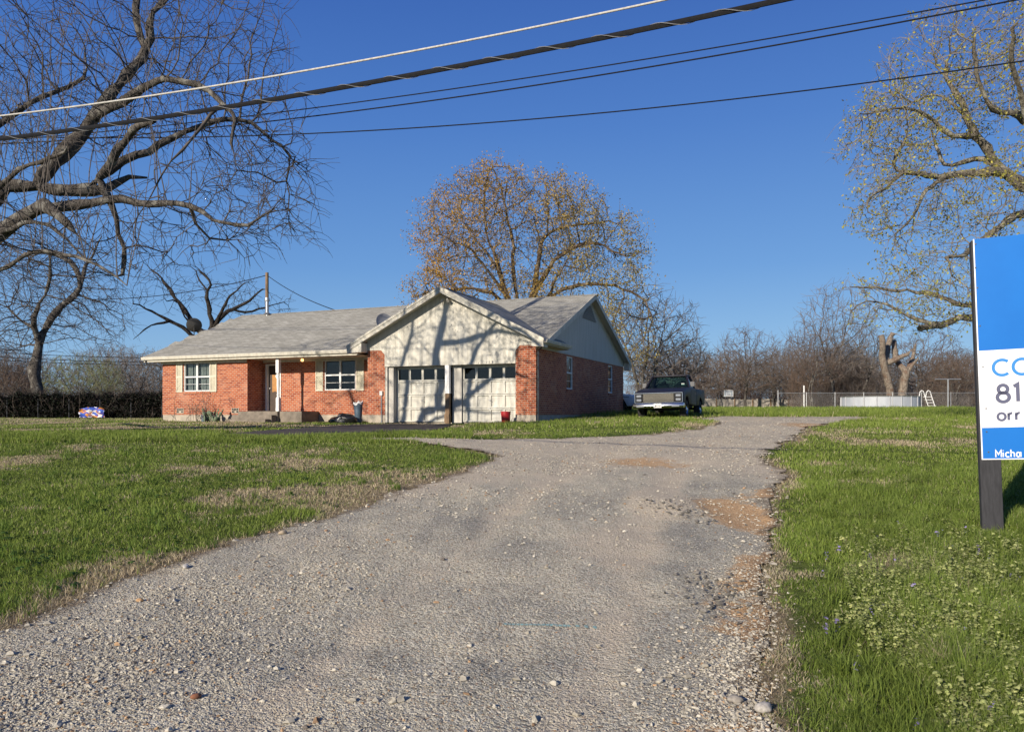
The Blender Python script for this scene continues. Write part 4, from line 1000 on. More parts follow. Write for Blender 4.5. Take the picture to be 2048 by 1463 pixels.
class Grow:
    def __init__(s, rng_): s.P = []; s.par = []; s.lim = []; s.rng = rng_
    def path(s, pts, parent=-1, step=.4, rad=None, wig_=None):
        """adds a limb through 3-d points; returns node ids"""
        pts = np.array(pts, float); ids = []; last = parent; wig_ = step*.055 if wig_ is None else wig_
        if parent >= 0: pts = np.vstack([s.P[parent], pts])
        seg = np.linalg.norm(np.diff(pts, axis=0), axis=1); L = np.concatenate([[0], np.cumsum(seg)]); n = max(2, int(L[-1]/step)+1)
        tt = np.linspace(0, L[-1], n)
        if len(pts) > 2:                                              # Catmull-Rom through the points
            ext = np.vstack([2*pts[0]-pts[1], pts, 2*pts[-1]-pts[-2]]); Q = []
            for t in tt:
                k = min(np.searchsorted(L, t, 'right')-1, len(pts)-2); u = (t-L[k])/(seg[k]+1e-9)
                a, b, c, d = ext[k:k+4]; Q.append(.5*(2*b+(c-a)*u+(2*a-5*b+4*c-d)*u*u+(3*b-a-3*c+d)*u**3))
            Q = np.array(Q)
        else: Q = pts[0]+(pts[-1]-pts[0])*(tt/L[-1])[:,None]
        w_ = np.zeros(3); wv = np.zeros(3)
        for q in (Q[1:] if parent >= 0 else Q):
            wv = .62*wv+s.rng.normal(0, 1, 3)*wig_*(1.5+2.2*(s.rng.random() < .12)); w_ = .92*w_+wv
            s.P.append(q+w_+s.rng.normal(0, step*.05, 3)); s.par.append(last); last = len(s.P)-1; ids.append(last)
        return ids
    def near(s, p): return int(np.argmin(((np.array(s.P)-np.array(p))**2).sum(1)))
    def colonize(s, A, step=.4, infl=4., kill=.8, iters=70, trop=(0,0,.12), wig=.25):
        A = np.array(A, float); near_d = np.full(len(A), 1e9); near_i = np.zeros(len(A), int); done = 0
        trop = np.array(trop); counts = {}
        for it in range(iters):
            N = np.array(s.P[done:]); 
            if len(N) == 0: break
            for c in range(0, len(N), 400):
                D = ((A[:,None,:]-N[None,c:c+400])**2).sum(2); j = D.argmin(1); dm = D[np.arange(len(A)), j]
                b = dm < near_d; near_d[b] = dm[b]; near_i[b] = j[b]+done+c
            done = len(s.P)
            keep = near_d > kill*kill; A, near_d, near_i = A[keep], near_d[keep], near_i[keep]
            if len(A) == 0: break
            ok = near_d < infl*infl
            if not ok.any(): break
            P = np.array(s.P); dirs = A[ok]-P[near_i[ok]]; dirs /= np.linalg.norm(dirs, axis=1, keepdims=True)
            acc = np.zeros((len(P), 3)); np.add.at(acc, near_i[ok], dirs); grow = np.unique(near_i[ok])
            for g_ in grow:
                c = counts.get(g_, 0)
                if c >= 3: continue
                counts[g_] = c+1
                d = acc[g_]; d = d/(np.linalg.norm(d)+1e-9)+trop+s.rng.normal(0, wig, 3)
                if s.par[g_] >= 0:
                    e = s.P[g_]-s.P[s.par[g_]]; d = d+.35*e/(np.linalg.norm(e)+1e-9)
                d /= np.linalg.norm(d)+1e-9
                s.P.append(s.P[g_]+d*step); s.par.append(int(g_))
    def finish(s, tip, base, expo=2.4, fixed=None):
        n = len(s.P); par = np.array(s.par); P = np.array(s.P); ch = [[] for _ in range(n)]
        order = [i for i in range(n) if par[i] < 0]; k = 0
        for i in range(n):
            if par[i] >= 0: ch[par[i]].append(i)
        while k < len(order): order += ch[order[k]]; k += 1
        w = np.zeros(n)
        for i in reversed(order):
            w[i] = max(1., sum(w[c] for c in ch[i]))
        r = tip*w**(1/expo); fixed = fixed or {}
        for i in order:
            if i in fixed: r[i] = fixed[i]
            elif par[i] >= 0: r[i] = min(r[i], .88*r[par[i]]) if par[i] in fixed else min(r[i], r[par[i]])
        chains = []
        stack = [(i, None) for i in range(n) if par[i] < 0]
        while stack:
            i, prev = stack.pop(); ids = ([prev] if prev is not None else [])+[i]
            while ch[i]:
                c = sorted(ch[i], key=lambda q: -r[q])
                for o in c[1:]: stack.append((o, i))
                i = c[0]; ids.append(i)
            if len(ids) > 1:
                rr_ = r[ids].copy()
                if prev is not None: rr_[0] = min(r[prev]*.8, rr_[1]*1.15)
                rr_[-1] *= CUT; chains.append((P[ids], rr_))
        s.r = r; s.ch = ch; s.chains = chains
        return chains
def twigs(Pn, dirs, rng_, per=(1,3), length=(.3,.9), r0=.008, droop=0, spread=.9, npt=4):
    out = []
    for p, d in zip(Pn, dirs):
        for _ in range(rng_.integers(per[0], per[1]+1)):
            v = d/(np.linalg.norm(d)+1e-9)+rng_.normal(0, spread, 3); v /= np.linalg.norm(v)+1e-9
            L = rng_.uniform(*length); q = [p]; 
            for k in range(npt-1):
                v = v+rng_.normal(0, .20, 3)+np.array((0,0,-droop if k else 0)); v /= np.linalg.norm(v)
                q.append(q[-1]+v*L/(npt-1))
            out.append((np.array(q), r0*np.linspace(1, .45, npt)))
    return out
def leaf_cards(C, D, size, cols, rng_, fold=.35):
    """one small folded leaf (two triangles pairs) at each centre"""
    n = len(C); s = size*rng_.uniform(.6, 1.35, n)[:,None]
    D = D+rng_.normal(0, .8, (n,3)); D /= np.linalg.norm(D, axis=1, keepdims=True)+1e-9
    W = np.cross(D, rng_.normal(0, 1, (n,3))); W /= np.linalg.norm(W, axis=1, keepdims=True)+1e-9
    Nn = np.cross(W, D)
    v = np.stack([C, C+D*s*.5+W*s*.32+Nn*s*fold*.4, C+D*s*1.05+Nn*s*.1, C+D*s*.5-W*s*.32+Nn*s*fold*.4], 1).reshape(-1, 3)
    i = np.arange(n)[:,None]*4
    f = np.concatenate([i+np.array([[0,1,2]]), i+np.array([[0,2,3]])])
    return v, f, np.repeat(cols, 4, axis=0)
def ell(n, c, r, rng_, shell=.0):
    p = rng_.normal(0, 1, (n,3)); p /= np.linalg.norm(p, axis=1, keepdims=True); p *= (shell+(1-shell)*rng_.uniform(0, 1, (n,1)))**(1/3)
    return np.array(c)+p*np.array(r)
def node_dirs(G):
    P = np.array(G.P); par = np.array(G.par); d = P-P[np.maximum(par, 0)]; d[par < 0] = (0,0,1); return P, d
def put_tree(name, base, G, thr, barkm, twigm, label, group=None, cat='tree', extra=None, leaves=None, sides=(12,7,4,3)):
    t = empty(name, base, label=label, cat=cat, group=group); b = np.array(base)
    big = [(p-b, r) for p, r in G.chains if r.max() > thr]; small = [(p-b, r) for p, r in G.chains if r.max() <= thr]
    sd = lambda r: sides[0] if r > .2 else sides[1] if r > .06 else sides[2] if r > .02 else sides[3]
    v, q = tubes(big, sd); np_mesh('trunk', v, [q], barkm, t, smooth_=True)
    small += [(p-b, r) for p, r in (extra or [])]
    if small: v, q = tubes(small, lambda r: 4 if r > .02 else 3); np_mesh('crown', v, [q], twigm, t, smooth_=True)
    if leaves is not None:
        v, f, c = leaves; np_mesh('leaves', v-b, [f], M['leaf'], t, col=c)
    return t

# -- big bare tree whose limbs reach in from the left ---------------
g_ = np.random.default_rng(3); G = Grow(g_); DA = 18.5; fx = {}
def PA(pts, ds): return [px(x, y, DA+d) for (x, y), d in zip(pts, ds)]
def lin(n, a, b): return np.linspace(a, b, n)
LS = .72; LN = .15
def limb(G, pts, ds, r0, r1, parent=None, conv=PA, step=.35):
    w = conv(pts, ds); pid = -1
    if parent is not None: pid = G.near(w[0]); w = w[1:]
    ids = G.path(w, pid, step)
    for k, i in enumerate(ids): fx[i] = (r0+(r1-r0)*(k/max(1, len(ids)-1))**.8)*LS*(1+LN*G.rng.normal())
    return ids
base = px(-330, 880, DA); base[2] = gz(base[0], base[1])-.2
ids = G.path([base, px(-325, 700, DA), px(-270, 600, DA)], -1, .35)
for k, i in enumerate(ids): fx[i] = .62-.1*k/len(ids)
limb(G, [(-270,600),(-130,545),(0,472),(61,440),(95,428)], lin(5,0,-1.2), .42, .22, 1)
limb(G, [(95,428),(120,437),(134,446)], [-1.2,-1.3,-1.4], .16, .12, 1)
limb(G, [(-270,600),(-120,490),(0,425),(44,383),(113,370),(165,364),(205,359)], lin(7,0,.5), .30, .17, 1)
limb(G, [(205,359),(255,352),(299,348)], [.5,.6,.7], .10, .06, 1)
limb(G, [(61,380),(113,318),(154,267),(185,205),(239,126),(263,82),(268,20),(272,-60),(265,-150)], lin(9,.3,2.2), .27, .07, 1)
limb(G, [(263,82),(308,38),(335,-10),(350,-80)], lin(4,1.5,2.6), .14, .06, 1)
limb(G, [(185,239),(239,208),(290,181),(342,167),(376,176),(396,198),(424,239),(441,304)], lin(8,.8,-1.6), .17, .05, 1)
limb(G, [(195,350),(239,308),(297,249),(331,236)], lin(4,.5,-.8), .15, .09, 1)
limb(G, [(210,340),(260,311),(308,290),(355,260),(417,232),(478,226),(523,246),(554,290),(581,342),(597,420)], lin(10,.4,2.6), .15, .03, 1)
limb(G, [(130,420),(164,402),(239,383),(301,379),(376,403),(444,434),(513,441),(565,418)], lin(8,-.4,-2.6), .17, .03, 1)
limb(G, [(207,361),(217,400),(226,440),(240,485),(252,520),(256,570)], lin(6,.4,.9), .13, .06, 1)
limb(G, [(-140,500),(-40,300),(68,226),(157,181)], lin(4,0,1.8), .2, .06, 1)
limb(G, [(-60,440),(0,349),(44,316),(99,304)], lin(4,0,-1.5), .12, .05, 1)
limb(G, [(-270,600),(-260,400),(-180,200),(-130,0),(-140,-180)], lin(5,0,2), .32, .08, 1)
limb(G, [(-270,600),(-420,420),(-560,250),(-640,60)], lin(4,0,-1), .30, .08, 1)
limb(G, [(-270,600),(-480,540),(-700,470)], lin(3,0,2), .22, .08, 1)
limb(G, [(-130,545),(-60,560),(60,520),(150,540),(230,600)], lin(5,0,-3.5), .12, .02, 1)
limb(G, [(-30,480),(40,470),(100,500),(160,560)], lin(4,-.5,-2.5), .10, .03, 1)
limb(G, [(376,403),(400,450),(440,480),(500,470)], lin(4,-1.4,-.4), .05, .02, 1)
limb(G, [(424,239),(350,320),(310,360),(290,420)], lin(4,-1,-2.2), .05, .02, 1)
nl = len(G.P)
A_ = []
def blobpx(n, x, y, d, rx, ry, rd): # ellipsoid given in photo measure at the tree's distance
    c = px(x, y, DA+d); k = (DA+d)/F; return ell(n, c, (rx*k, rd, ry*k), g_)
for a in [(1500,90,140,.5,230,190,2.6),(1300,330,120,1,200,190,2.4),(900,470,190,1.5,130,180,2),(750,545,340,1.2,95,130,1.8),(700,440,425,-1.,160,90,2.),(450,250,460,-1,150,90,2.2),(250,500,60,1.,70,90,1.5),
          (380,60,480,-1.5,160,110,2.2),(300,-150,250,1,200,260,3),(300,-450,150,0,250,260,3),(120,590,400,1.5,50,90,1.2),(150,500,60,1.5,90,90,1.5)]: A_.append(blobpx(*a))
A_ = np.concatenate(A_)
A_ = A_[g_.random(len(A_)) < .74]
G.colonize(A_, .27, 2.6, .38, 80, (0,0,.06), .22)
ch_ = G.finish(.0085, .5, 2.05, fx)
P_, D_ = node_dirs(G); thin = [i for i in range(nl, len(P_)) if G.r[i] < .04]
ex = twigs(P_[thin], D_[thin], g_, (1,2), (.25,.85), .0082, .10, .8)
# water sprouts: straight upright shoots off the big limbs
sp = []
for _ in range(110):
    x_ = g_.uniform(-250, 360); cand = [i for i in fx if abs((P_[i][0]/P_[i][1]*F+CX)-x_) < 30]
    if not cand: continue
    i = cand[g_.integers(len(cand))]; L = g_.uniform(1.5, 4.6); q = [P_[i]]; v = np.array((g_.normal(0,.16), g_.normal(0,.16), 1.))
    n = 11
    for k in range(n-1):
        v = v+g_.normal(0, .05, 3)+np.array((.02,0,.03)); v /= np.linalg.norm(v); q.append(q[-1]+v*L/(n-1))
    q = np.array(q); r_ = .016*np.linspace(1, .3, n)*g_.uniform(.6, 1.1); sp.append((q, r_))
    for k in range(3, n-1, 1):
        if g_.random() < .55: sp += twigs([q[k]], [np.array((g_.normal(0,1), g_.normal(0,1), .7))], g_, (1,1), (.3,1.0), .006, 0, .3)
put_tree('bare_tree', base, G, .05, M['barkA'], M['twigA'], 'large bare grey tree reaching in from beyond the frame edge over the lawn', extra=ex+sp)

LS = .84
# -- bare tree standing behind the dark hedge ------------------------
def generic(seed, base, conv, limbs, att, step, infl, kill, iters, tip, baser, tw, trop=(0,0,.1), wig=.25):
    # grows one tree from traced limbs and crown volumes
    global fx, g_
    g_ = np.random.default_rng(seed); G = Grow(g_); fx = {}
    for pts, ds, r0, r1, par in limbs: limb(G, pts, ds, r0, r1, par, conv, step)
    G.P[0] = np.array(base, float)
    n0 = len(G.P)
    G.colonize(np.concatenate([conv_ell(*a, conv) for a in att]), step, infl, kill, iters, trop, wig)
    G.finish(tip, baser, 2.1, fx); P_, D_ = node_dirs(G)
    thin = [i for i in range(n0, len(P_)) if G.r[i] < tw['below']]
    ex = twigs(P_[thin], D_[thin], g_, tw['per'], tw['len'], tw['r'], tw.get('droop', 0), tw.get('spread', .8), tw.get('npt', 3))
    G.thin = thin; G.ex = ex
    return G, ex
def conv_ell(n, x, y, d, rx, ry, rd, conv):
    c = conv([(x, y)], [d])[0]; k = c[1]/F; return ell(n, c, (rx*k, rd, ry*k), g_)
def mkconv(D): return lambda pts, ds: [px(x, y, D+d) for (x, y), d in zip(pts, ds)]
DB = 54.; cv = mkconv(DB); b0 = px(82, 800, DB); b0[2] = gz(b0[0], b0[1])-.2
G, ex = generic(5, b0, cv, [
  ([(82,838),(83,783),(86,699),(90,665)], [0,0,0,0], .50, .40, None),
  ([(90,665),(100,645),(115,625),(153,589),(161,562),(140,532),(95,520)], lin(7,0,1), .33, .12, 1), ([(153,575),(170,535),(187,508),(200,470)], lin(4,.8,2), .17, .06, 1),
  ([(88,690),(72,655),(78,628),(101,576),(105,520)], lin(5,0,-2), .26, .09, 1), ([(72,655),(40,640),(0,610),(-30,600)], lin(4,0,-1), .12, .05, 1), ([(86,690),(50,690),(20,700)], lin(3,0,2), .1, .04, 1)],
  [(2300,95,560,0,135,115,4.5),(900,30,650,-1,95,70,4),(700,190,620,0,65,80,3.5),(450,20,520,0,90,80,4)], .5, 3.5, .62, 60, .015, .45, dict(below=.07, per=(1,2), len=(.5,1.6), r=.013, droop=.15, npt=4))
put_tree('bare_tree', b0, G, .09, M['barkA'], M['twigA'], 'bare tree with a forked leaning trunk standing behind the dark hedge', extra=ex)
# -- dead tree behind the left end of the roof -----------------------
LS = .80
DC = 58.; cv = mkconv(DC); b0 = px(418, 835, DC); b0[2] = gz(b0[0], b0[1])-.2
G, ex = generic(6, b0, cv, [
  ([(418,838),(418,760),(416,700),(412,676)], [0]*4, .55, .45, None),
  ([(412,676),(404,662),(369,621),(338,585),(310,560),(288,540)], lin(6,0,2), .30, .07, 1), ([(405,690),(384,672),(356,646),(313,621),(280,604),(262,600)], lin(6,0,-2), .24, .07, 1),
  ([(414,670),(420,649),(407,611),(404,585),(418,562),(400,535)], lin(6,0,0), .30, .08, 1), ([(420,680),(437,644),(468,616),(498,596),(529,568)], lin(5,0,1), .28, .07, 1),
  ([(425,660),(440,640),(458,606),(478,585),(500,562)], lin(5,0,-2), .2, .05, 1), ([(330,642),(300,652),(275,680)], lin(3,-1.5,-2), .1, .04, 1), ([(395,655),(375,640),(350,605),(325,606)], lin(4,.5,-1), .1, .05, 1),
  ([(468,616),(500,625),(560,598)], lin(3,.5,2), .12, .04, 1), ([(404,585),(396,562),(392,545)], lin(3,0,1), .1, .05, 1)],
  [(200,335,575,0,70,55,3),(380,470,595,0,65,50,3),(160,540,612,2,55,30,2),(120,400,560,0,40,40,2)], .45, 3.5, .8, 40, .014, .4, dict(below=.05, per=(1,2), len=(.4,1.2), r=.014, npt=3))
put_tree('dead_tree', b0, G, .05, M['barkC'], M['twigC'], 'dark dead tree with broken limbs rising behind the left end of the roof', extra=ex)
LS = .84
# -- budding orange-brown tree behind the house ----------------------
LS = .66
DD = 56.; cv = mkconv(DD); b0 = px(1050, 835, DD); b0[2] = gz(b0[0], b0[1])-.2
G, ex = generic(8, b0, cv, [
  ([(1048,836),(1048,740),(1046,680),(1046,640)], [0]*4, .85, .70, None),
  ([(1046,660),(1015,600),(998,530),(985,480),(985,420)], lin(5,0,-1), .40, .10, 1), ([(1046,640),(1075,590),(1085,530),(1088,480),(1120,455),(1200,440)], lin(6,0,1), .40, .08, 1),
  ([(1060,600),(1080,560),(1105,520),(1145,492),(1200,490),(1250,520)], lin(6,0,-2), .30, .08, 1), ([(1052,640),(1095,592),(1110,560),(1140,510)], lin(4,0,2), .26, .08, 1),
  ([(1050,650),(1100,600),(1170,572),(1230,575),(1280,600),(1310,650)], lin(6,0,-3), .30, .07, 1), ([(1040,650),(990,600),(930,590),(870,592),(830,600)], lin(5,0,-2), .26, .06, 1),
  ([(1010,590),(965,520),(930,490),(870,470)], lin(4,-.5,-3), .2, .06, 1), ([(998,530),(960,470),(930,430)], lin(3,-1,2), .16, .05, 1), ([(1046,660),(1030,580),(1020,500),(1005,400),(990,350)], lin(5,0,3), .3, .06, 1)],
  [(2100,950,470,0,120,125,5.5),(700,985,375,0,75,50,3),(1500,1125,475,0,115,110,5.5),(800,1215,510,-1,80,95,4),(500,1080,395,0,60,45,3),(800,1265,640,-3,65,110,4),(700,890,585,-1,70,65,4),(600,1060,600,0,90,60,4),(200,838,600,-1,28,28,2)],
  .55, 3.8, .72, 60, .018, .8, dict(below=.07, per=(1,2), len=(.4,1.1), r=.015, npt=3))
def leaves_on(G, ex, per, size, colf, jitter, cf):
    tips = np.concatenate([p[1:] for p, _ in ex]); k = per; C = np.repeat(tips, k, axis=0)+g_.normal(0, jitter, (len(tips)*k, 3))
    cl = fbm((C[:,0]+.6*C[:,2])*cf, (C[:,1]*.3+C[:,2])*cf, 5, 3); keepm = g_.random(len(C)) < colf(C)[1]*smooth((cl-.30)/.30)*1.35; C = C[keepm]; return leaf_cards(C, g_.normal(0, .6, C.shape)+np.array((0,0,-.5)), size, colf(C)[0], g_)
def colD(C):
    x_ = C[:,0]/C[:,1]*F+CX; y_ = HY-(C[:,2]-CAMZ)/C[:,1]*F; n = len(C)
    t = np.clip((x_-900)/330, 0, 1)[:,None]+g_.normal(0, .2, (n,1)); t = np.clip(t, 0, 1)
    c = (1-t)*np.array([.44,.245,.040])+t*np.array([.33,.27,.085]); top = np.clip((480-y_)/150, 0, 1)[:,None]
    c = c*(1-.45*top)+.45*top*np.array([.38,.24,.065])
    return c*g_.uniform(.55, 1.35, (n,1)), np.clip(1.05-.5*np.clip((x_-1000)/300, 0, 1), .3, 1)
put_tree('budding_tree', b0, G, .10, M['barkD'], M['twigD'], 'tall spreading tree with orange brown spring buds behind the house', extra=ex, leaves=leaves_on(G, ex, 9, .125, colD, .20, .75))
LS = 1.08
# -- budding yellow-green oak reaching in on the other side -----------
DE = 29.; cv = mkconv(DE); b0 = px(2230, 850, DE); b0[2] = gz(b0[0], b0[1])-.2
G, ex = generic(12, b0, cv, [
  ([(2235,860),(2228,700),(2215,560),(2190,470)], [0]*4, .62, .52, None),
  ([(2190,470),(2110,395),(2048,372),(1995,325),(1945,270),(1915,210),(1890,165),(1878,130)], lin(8,0,1.5), .32, .07, 1),
  ([(2010,345),(1950,342),(1880,352),(1830,345),(1790,335),(1782,315),(1795,290)], lin(7,.3,-1.2), .17, .06, 1), ([(1995,335),(1960,320),(1900,328),(1880,290),(1868,262)], lin(5,.5,2.5), .12, .03, 1),
  ([(1880,352),(1845,385),(1818,450),(1810,490)], lin(4,0,-2), .08, .02, 1), ([(1810,348),(1760,372),(1740,400),(1732,440)], lin(4,-1,-2), .07, .02, 1),
  ([(1945,270),(1890,265),(1840,230),(1780,225),(1720,232)], lin(5,.8,-.5), .10, .02, 1), ([(1930,240),(1870,195),(1830,200),(1790,190)], lin(4,1,2.5), .08, .02, 1),
  ([(2190,470),(2120,430),(2040,412),(2000,425),(1960,470),(1930,500),(1890,505)], lin(7,0,-2), .22, .05, 1), ([(2215,640),(2100,640),(2010,625),(1930,630),(1880,640),(1845,655)], lin(6,0,-1), .20, .10, 1),
  ([(2050,640),(1980,618),(1920,605),(1880,590),(1820,570),(1760,560),(1710,560)], lin(7,-.5,-2), .13, .02, 1), ([(1880,640),(1820,625),(1780,600),(1730,590)], lin(4,-1,-.5), .08, .02, 1),
  ([(2100,395),(2080,300),(2040,240),(1990,210),(1975,150),(1970,80)], lin(6,0,-2), .2, .04, 1), ([(2190,470),(2200,300),(2180,150),(2150,20),(2140,-100)], lin(5,0,2), .32, .06, 1),
  ([(2200,480),(2330,350),(2420,200)], lin(3,0,-1), .28, .08, 1), ([(2220,560),(2350,520),(2480,450)], lin(3,0,2), .25, .08, 1), ([(2190,470),(2140,420),(2100,300),(2060,160),(2040,60)], lin(5,0,-4), .2, .05, 1)],
  [(1100,1880,180,1,150,135,3.5),(700,1770,280,0,85,95,2.5),(400,1890,60,1,95,50,2),(550,1790,400,-1,80,90,2.5),(700,1960,400,-1,90,80,3),(1100,1850,600,-1.2,150,75,2.8),(500,1890,520,-1,120,60,2.5),(500,2010,130,-1.5,70,110,3),
   (500,2130,80,1,130,160,4),(350,2300,300,0,180,220,4),(200,2250,560,0,140,100,3)], .30, 2.6, .42, 75, .0095, .55, dict(below=.04, per=(1,2), len=(.25,.65), r=.0092, npt=3), wig=.36)
def colE(C):
    n = len(C); t = g_.random((n,1))
    c = (1-t)*np.array([.42,.35,.06])+t*np.array([.28,.29,.065]); return c*g_.uniform(.5, 1.3, (n,1)), np.full(n, .6)
put_tree('budding_oak', b0, G, .06, M['barkE'], M['twigE'], 'large oak with yellow green buds leaning in behind the real estate sign', extra=ex, leaves=leaves_on(G, ex, 3, .092, colE, .075, 1.1))
# -- sawn-off pale trunk by the pool ---------------------------------
LS = .84; LN = .03; CUT = 1.
DF = 86.; cv = mkconv(DF); b0 = px(1795, 812, DF); b0[2] = gz(b0[0], b0[1])-.2
G, ex = generic(14, b0, cv, [
  ([(1800,815),(1803,785),(1803,760),(1800,742)], [0]*4, .62, .50, None), ([(1782,815),(1784,785),(1779,760),(1771,738),(1764,712),(1752,676)], [0,-.2,-.3,-.5,-.7,-1], .58, .36, None),
  ([(1771,738),(1777,717),(1783,698),(1787,674)], lin(4,-.5,1), .40, .33, 1), ([(1800,742),(1794,722),(1793,700),(1791,681)], lin(4,0,2), .40, .32, 1),
  ([(1780,730),(1792,719),(1808,711),(1816,708)], lin(4,-.5,-1), .38, .24, 1), ([(1802,752),(1815,736),(1823,716),(1829,692)], lin(4,0,1), .38, .16, 1), ([(1808,746),(1822,738),(1834,722)], lin(3,0,-1), .26, .12, 1)], [(60,1815,700,0,30,30,2)], .5, 2.5, .8, 10, .03, .9, dict(below=.06, per=(1,2), len=(.5,1.6), r=.02))
put_tree('sawn_tree', b0, G, .02, M['barkF'], M['brush'], 'pale sawn off tree stump with cut limbs behind the white pool', extra=ex)

LS = .84
LN = .10; CUT = .6
# -- far bare trees and thickets -------------------------------------
def proto(seed, H, Wd, tip, twr, dens, multi=1, tw=(1,2)):
    rg = np.random.default_rng(seed); global g_, fx; g_ = rg; fx = {}; G = Grow(rg)
    for k in range(multi):
        o = rg.normal(0, .12*multi, 2) if multi > 1 else (0, 0)
        G.path([(o[0], o[1], -.2), (o[0]*1.2+rg.normal(0,.2), o[1]*1.2, H*.18), (o[0]*2.5+rg.normal(0,.3), o[1]*2.5+rg.normal(0,.3), H*.42)], -1, H*.04)
    n0 = len(G.P)
    dens = dens*2
    A = np.concatenate([ell(int(dens*.7), (0,0,H*.62), (Wd*.5, Wd*.5, H*.36), rg), ell(int(dens*.3), (rg.normal(0,Wd*.1), 0, H*.40), (Wd*.55, Wd*.5, H*.22), rg)])
    G.colonize(A, H*.035, H*.30, H*.045, 55, (0,0,.25), .20); G.finish(tip*.62, H*.018, 2.15)
    P_, D_ = node_dirs(G); thin = [i for i in range(n0, len(P_)) if G.r[i] < tip*1.6]
    ex = twigs(P_[thin], D_[thin]+np.array((0,0,.02)), rg, tw, (H*.04, H*.11), twr, 0, .6, 3)
    return G, ex
protos = []
for k, a in enumerate([(21,10,8,.020,.016,420,1),(22,9,9,.020,.016,420,3),(23,12,7,.022,.017,420,2),(24,7,8,.018,.015,360,4)]):
    protos.append((proto(*a), a[1]))
made = {}
def far_tree(k, x, yb, Y, h, rz, label, m1='barkA', m2='brush', group=None, name='bare_tree', dim=1.):
    p = px(x, yb, Y); loc = (p[0], p[1], gz(p[0], p[1])-.1); (G, ex), H = protos[k]; key = (k, m1, m2)
    if key not in made:
        t = put_tree(name, (0,0,0), G, .045, M[m1], M[m2], label, group, extra=ex, sides=(8,6,4,3)); made[key] = t
    else:
        src = made[key]; t = src.copy(); COL.objects.link(t)
        for c in src.children:
            d = c.copy(); COL.objects.link(d); d.parent = t
        t['label'] = label
        if group: t['group'] = group
        elif 'group' in t: del t['group']
        t.name = name
    t.location = loc; s = h/H; t.scale = (s*dim, s*dim, s); t.rotation_euler = (0, 0, rz)
for c, m in (('brown',(.085,.058,.042)),('grey',(.12,.10,.085)),('green',(.115,.125,.055))): M['tw'+c] = nmat('twig_'+c, m, tuple(q*1.7 for q in m), .5, .95)
FG = 'bare trees along the far boundary'
ft = [ # k, x, Y, height, rot, label, twig
 (1,1290,60,9.4,.3,'low dense bare tree between the house corner and the truck roof','twgrey'), (3,1345,74,7.4,1.1,'tangled bare tree rising straight behind the truck cab','twbrown'),
 (0,1493,98,10.4,2.,'bare tree behind the basketball hoop and grey plank fence','twbrown'), (3,1440,104,8.0,.4,'squat bare tree left of the basketball hoop','twgrey'),
 (1,1550,100,8.0,4.,'rounded bare tree over the right end of the grey plank fence','twgrey'), (2,1672,88,14.6,1.,'tallest pale bare tree of the far boundary, left of the sawn trunk','twgrey'),
 (2,1622,84,9.8,2.6,'slim reddish bare tree by the end of the chain link fence','twbrown'), (0,1722,92,10.5,.7,'bare tree directly left of the sawn off trunk','twgrey'),
 (1,1850,96,9.8,3.3,'wide bare tree just right of the sawn off trunk','twbrown'), (3,1905,90,6.4,.2,'small bare tree behind the steel clothesline post','twbrown'),
 (0,1935,104,7.6,5.,'bare tree half hidden by the edge of the real estate sign','twbrown'), (3,1392,96,6.8,2.2,'smallest bare tree right of the truck','twbrown'),
 (3,160,80,6.6,.6,'rounded greenish bush tree right of the forked trunk behind the hedge','twgreen'), (2,215,78,5.8,2.4,'second greenish shrub tree above the dark hedge','twgreen'), (1,275,84,7.6,1.3,'bare tree just left of the house wall above the hedge','twgrey'), (0,322,96,8.0,3.,'tall thin bare tree touching the left eave of the house','twgrey'),
 (1,10,90,5.4,2.0,'low bare tree at the far left above the hedge','twbrown'), (3,600,100,10.2,2.,'bare treetop showing over the roof right of the utility pole','twgrey'), (1,760,104,10.6,.2,'faint bare treetop over the ridge by the grey dish','twgrey')]
for k, x, Y, h, rz, lb, m2 in ft: far_tree(k, x, 820, Y, h, rz, lb, 'barkA', m2)
FR = 'bare trees of the distant wood'
for i in range(60):
    x = g_.uniform(1240, 2300) if i % 3 else g_.uniform(-200, 420); Y = g_.uniform(108, 140)
    far_tree(int(g_.integers(4)), x, 815, Y, g_.uniform(7.0, 11.5), g_.uniform(0, 6), 'bare tree among the others of the distant wood on the horizon', 'barkA', ('twbrown','twgrey')[i % 2], FR)
def thicket(name, xs, Ys, n, h, r0, m, label=None, kind='stuff', lean=.35, base=None):
    rg = np.random.default_rng(len(name)+n); out = []
    t = rg.random(n); x = xs[0]+(xs[1]-xs[0])*t; Y = Ys[0]+(Ys[1]-Ys[0])*rg.random(n)
    X = (x-CX)/F*Y; Z = ground_z(X, Y); hh = h*(.35+.65*rg.random(n)**1.3)*(.35+1.25*fbm(x/34., x*0, len(name)+n, 3))
    np_ = 4
    P = np.zeros((n,np_,3)); P[:,0] = np.stack([X,Y,Z], 1); v = np.stack([rg.normal(0,lean,n), rg.normal(0,lean,n), np.ones(n)], 1)
    for k in range(1, np_):
        v = v+rg.normal(0, lean*.7, (n,3)); v /= np.linalg.norm(v, axis=1, keepdims=True); P[:,k] = P[:,k-1]+v*(hh/(np_-1))[:,None]
    ch = [(P[i], r0*np.linspace(1,.4,np_)) for i in range(n)]
    br = [P[i,k] for i in range(n) for k in (1,2,3)]; bd = [P[i,k]-P[i,k-1] for i in range(n) for k in (1,2,3)]
    ch += twigs(br, bd, rg, (1,2), (h*.12, h*.3), r0*.6, 0, .7, 3)
    v_, q_ = tubes(ch, lambda r: 3); o = np_mesh(name, v_, [q_], m, smooth_=True); tag(o, label, None, None, kind); return o
thicket('undergrowth', (1250,2250), (104,116), 2600, 4.2, .024, M['brushred'])
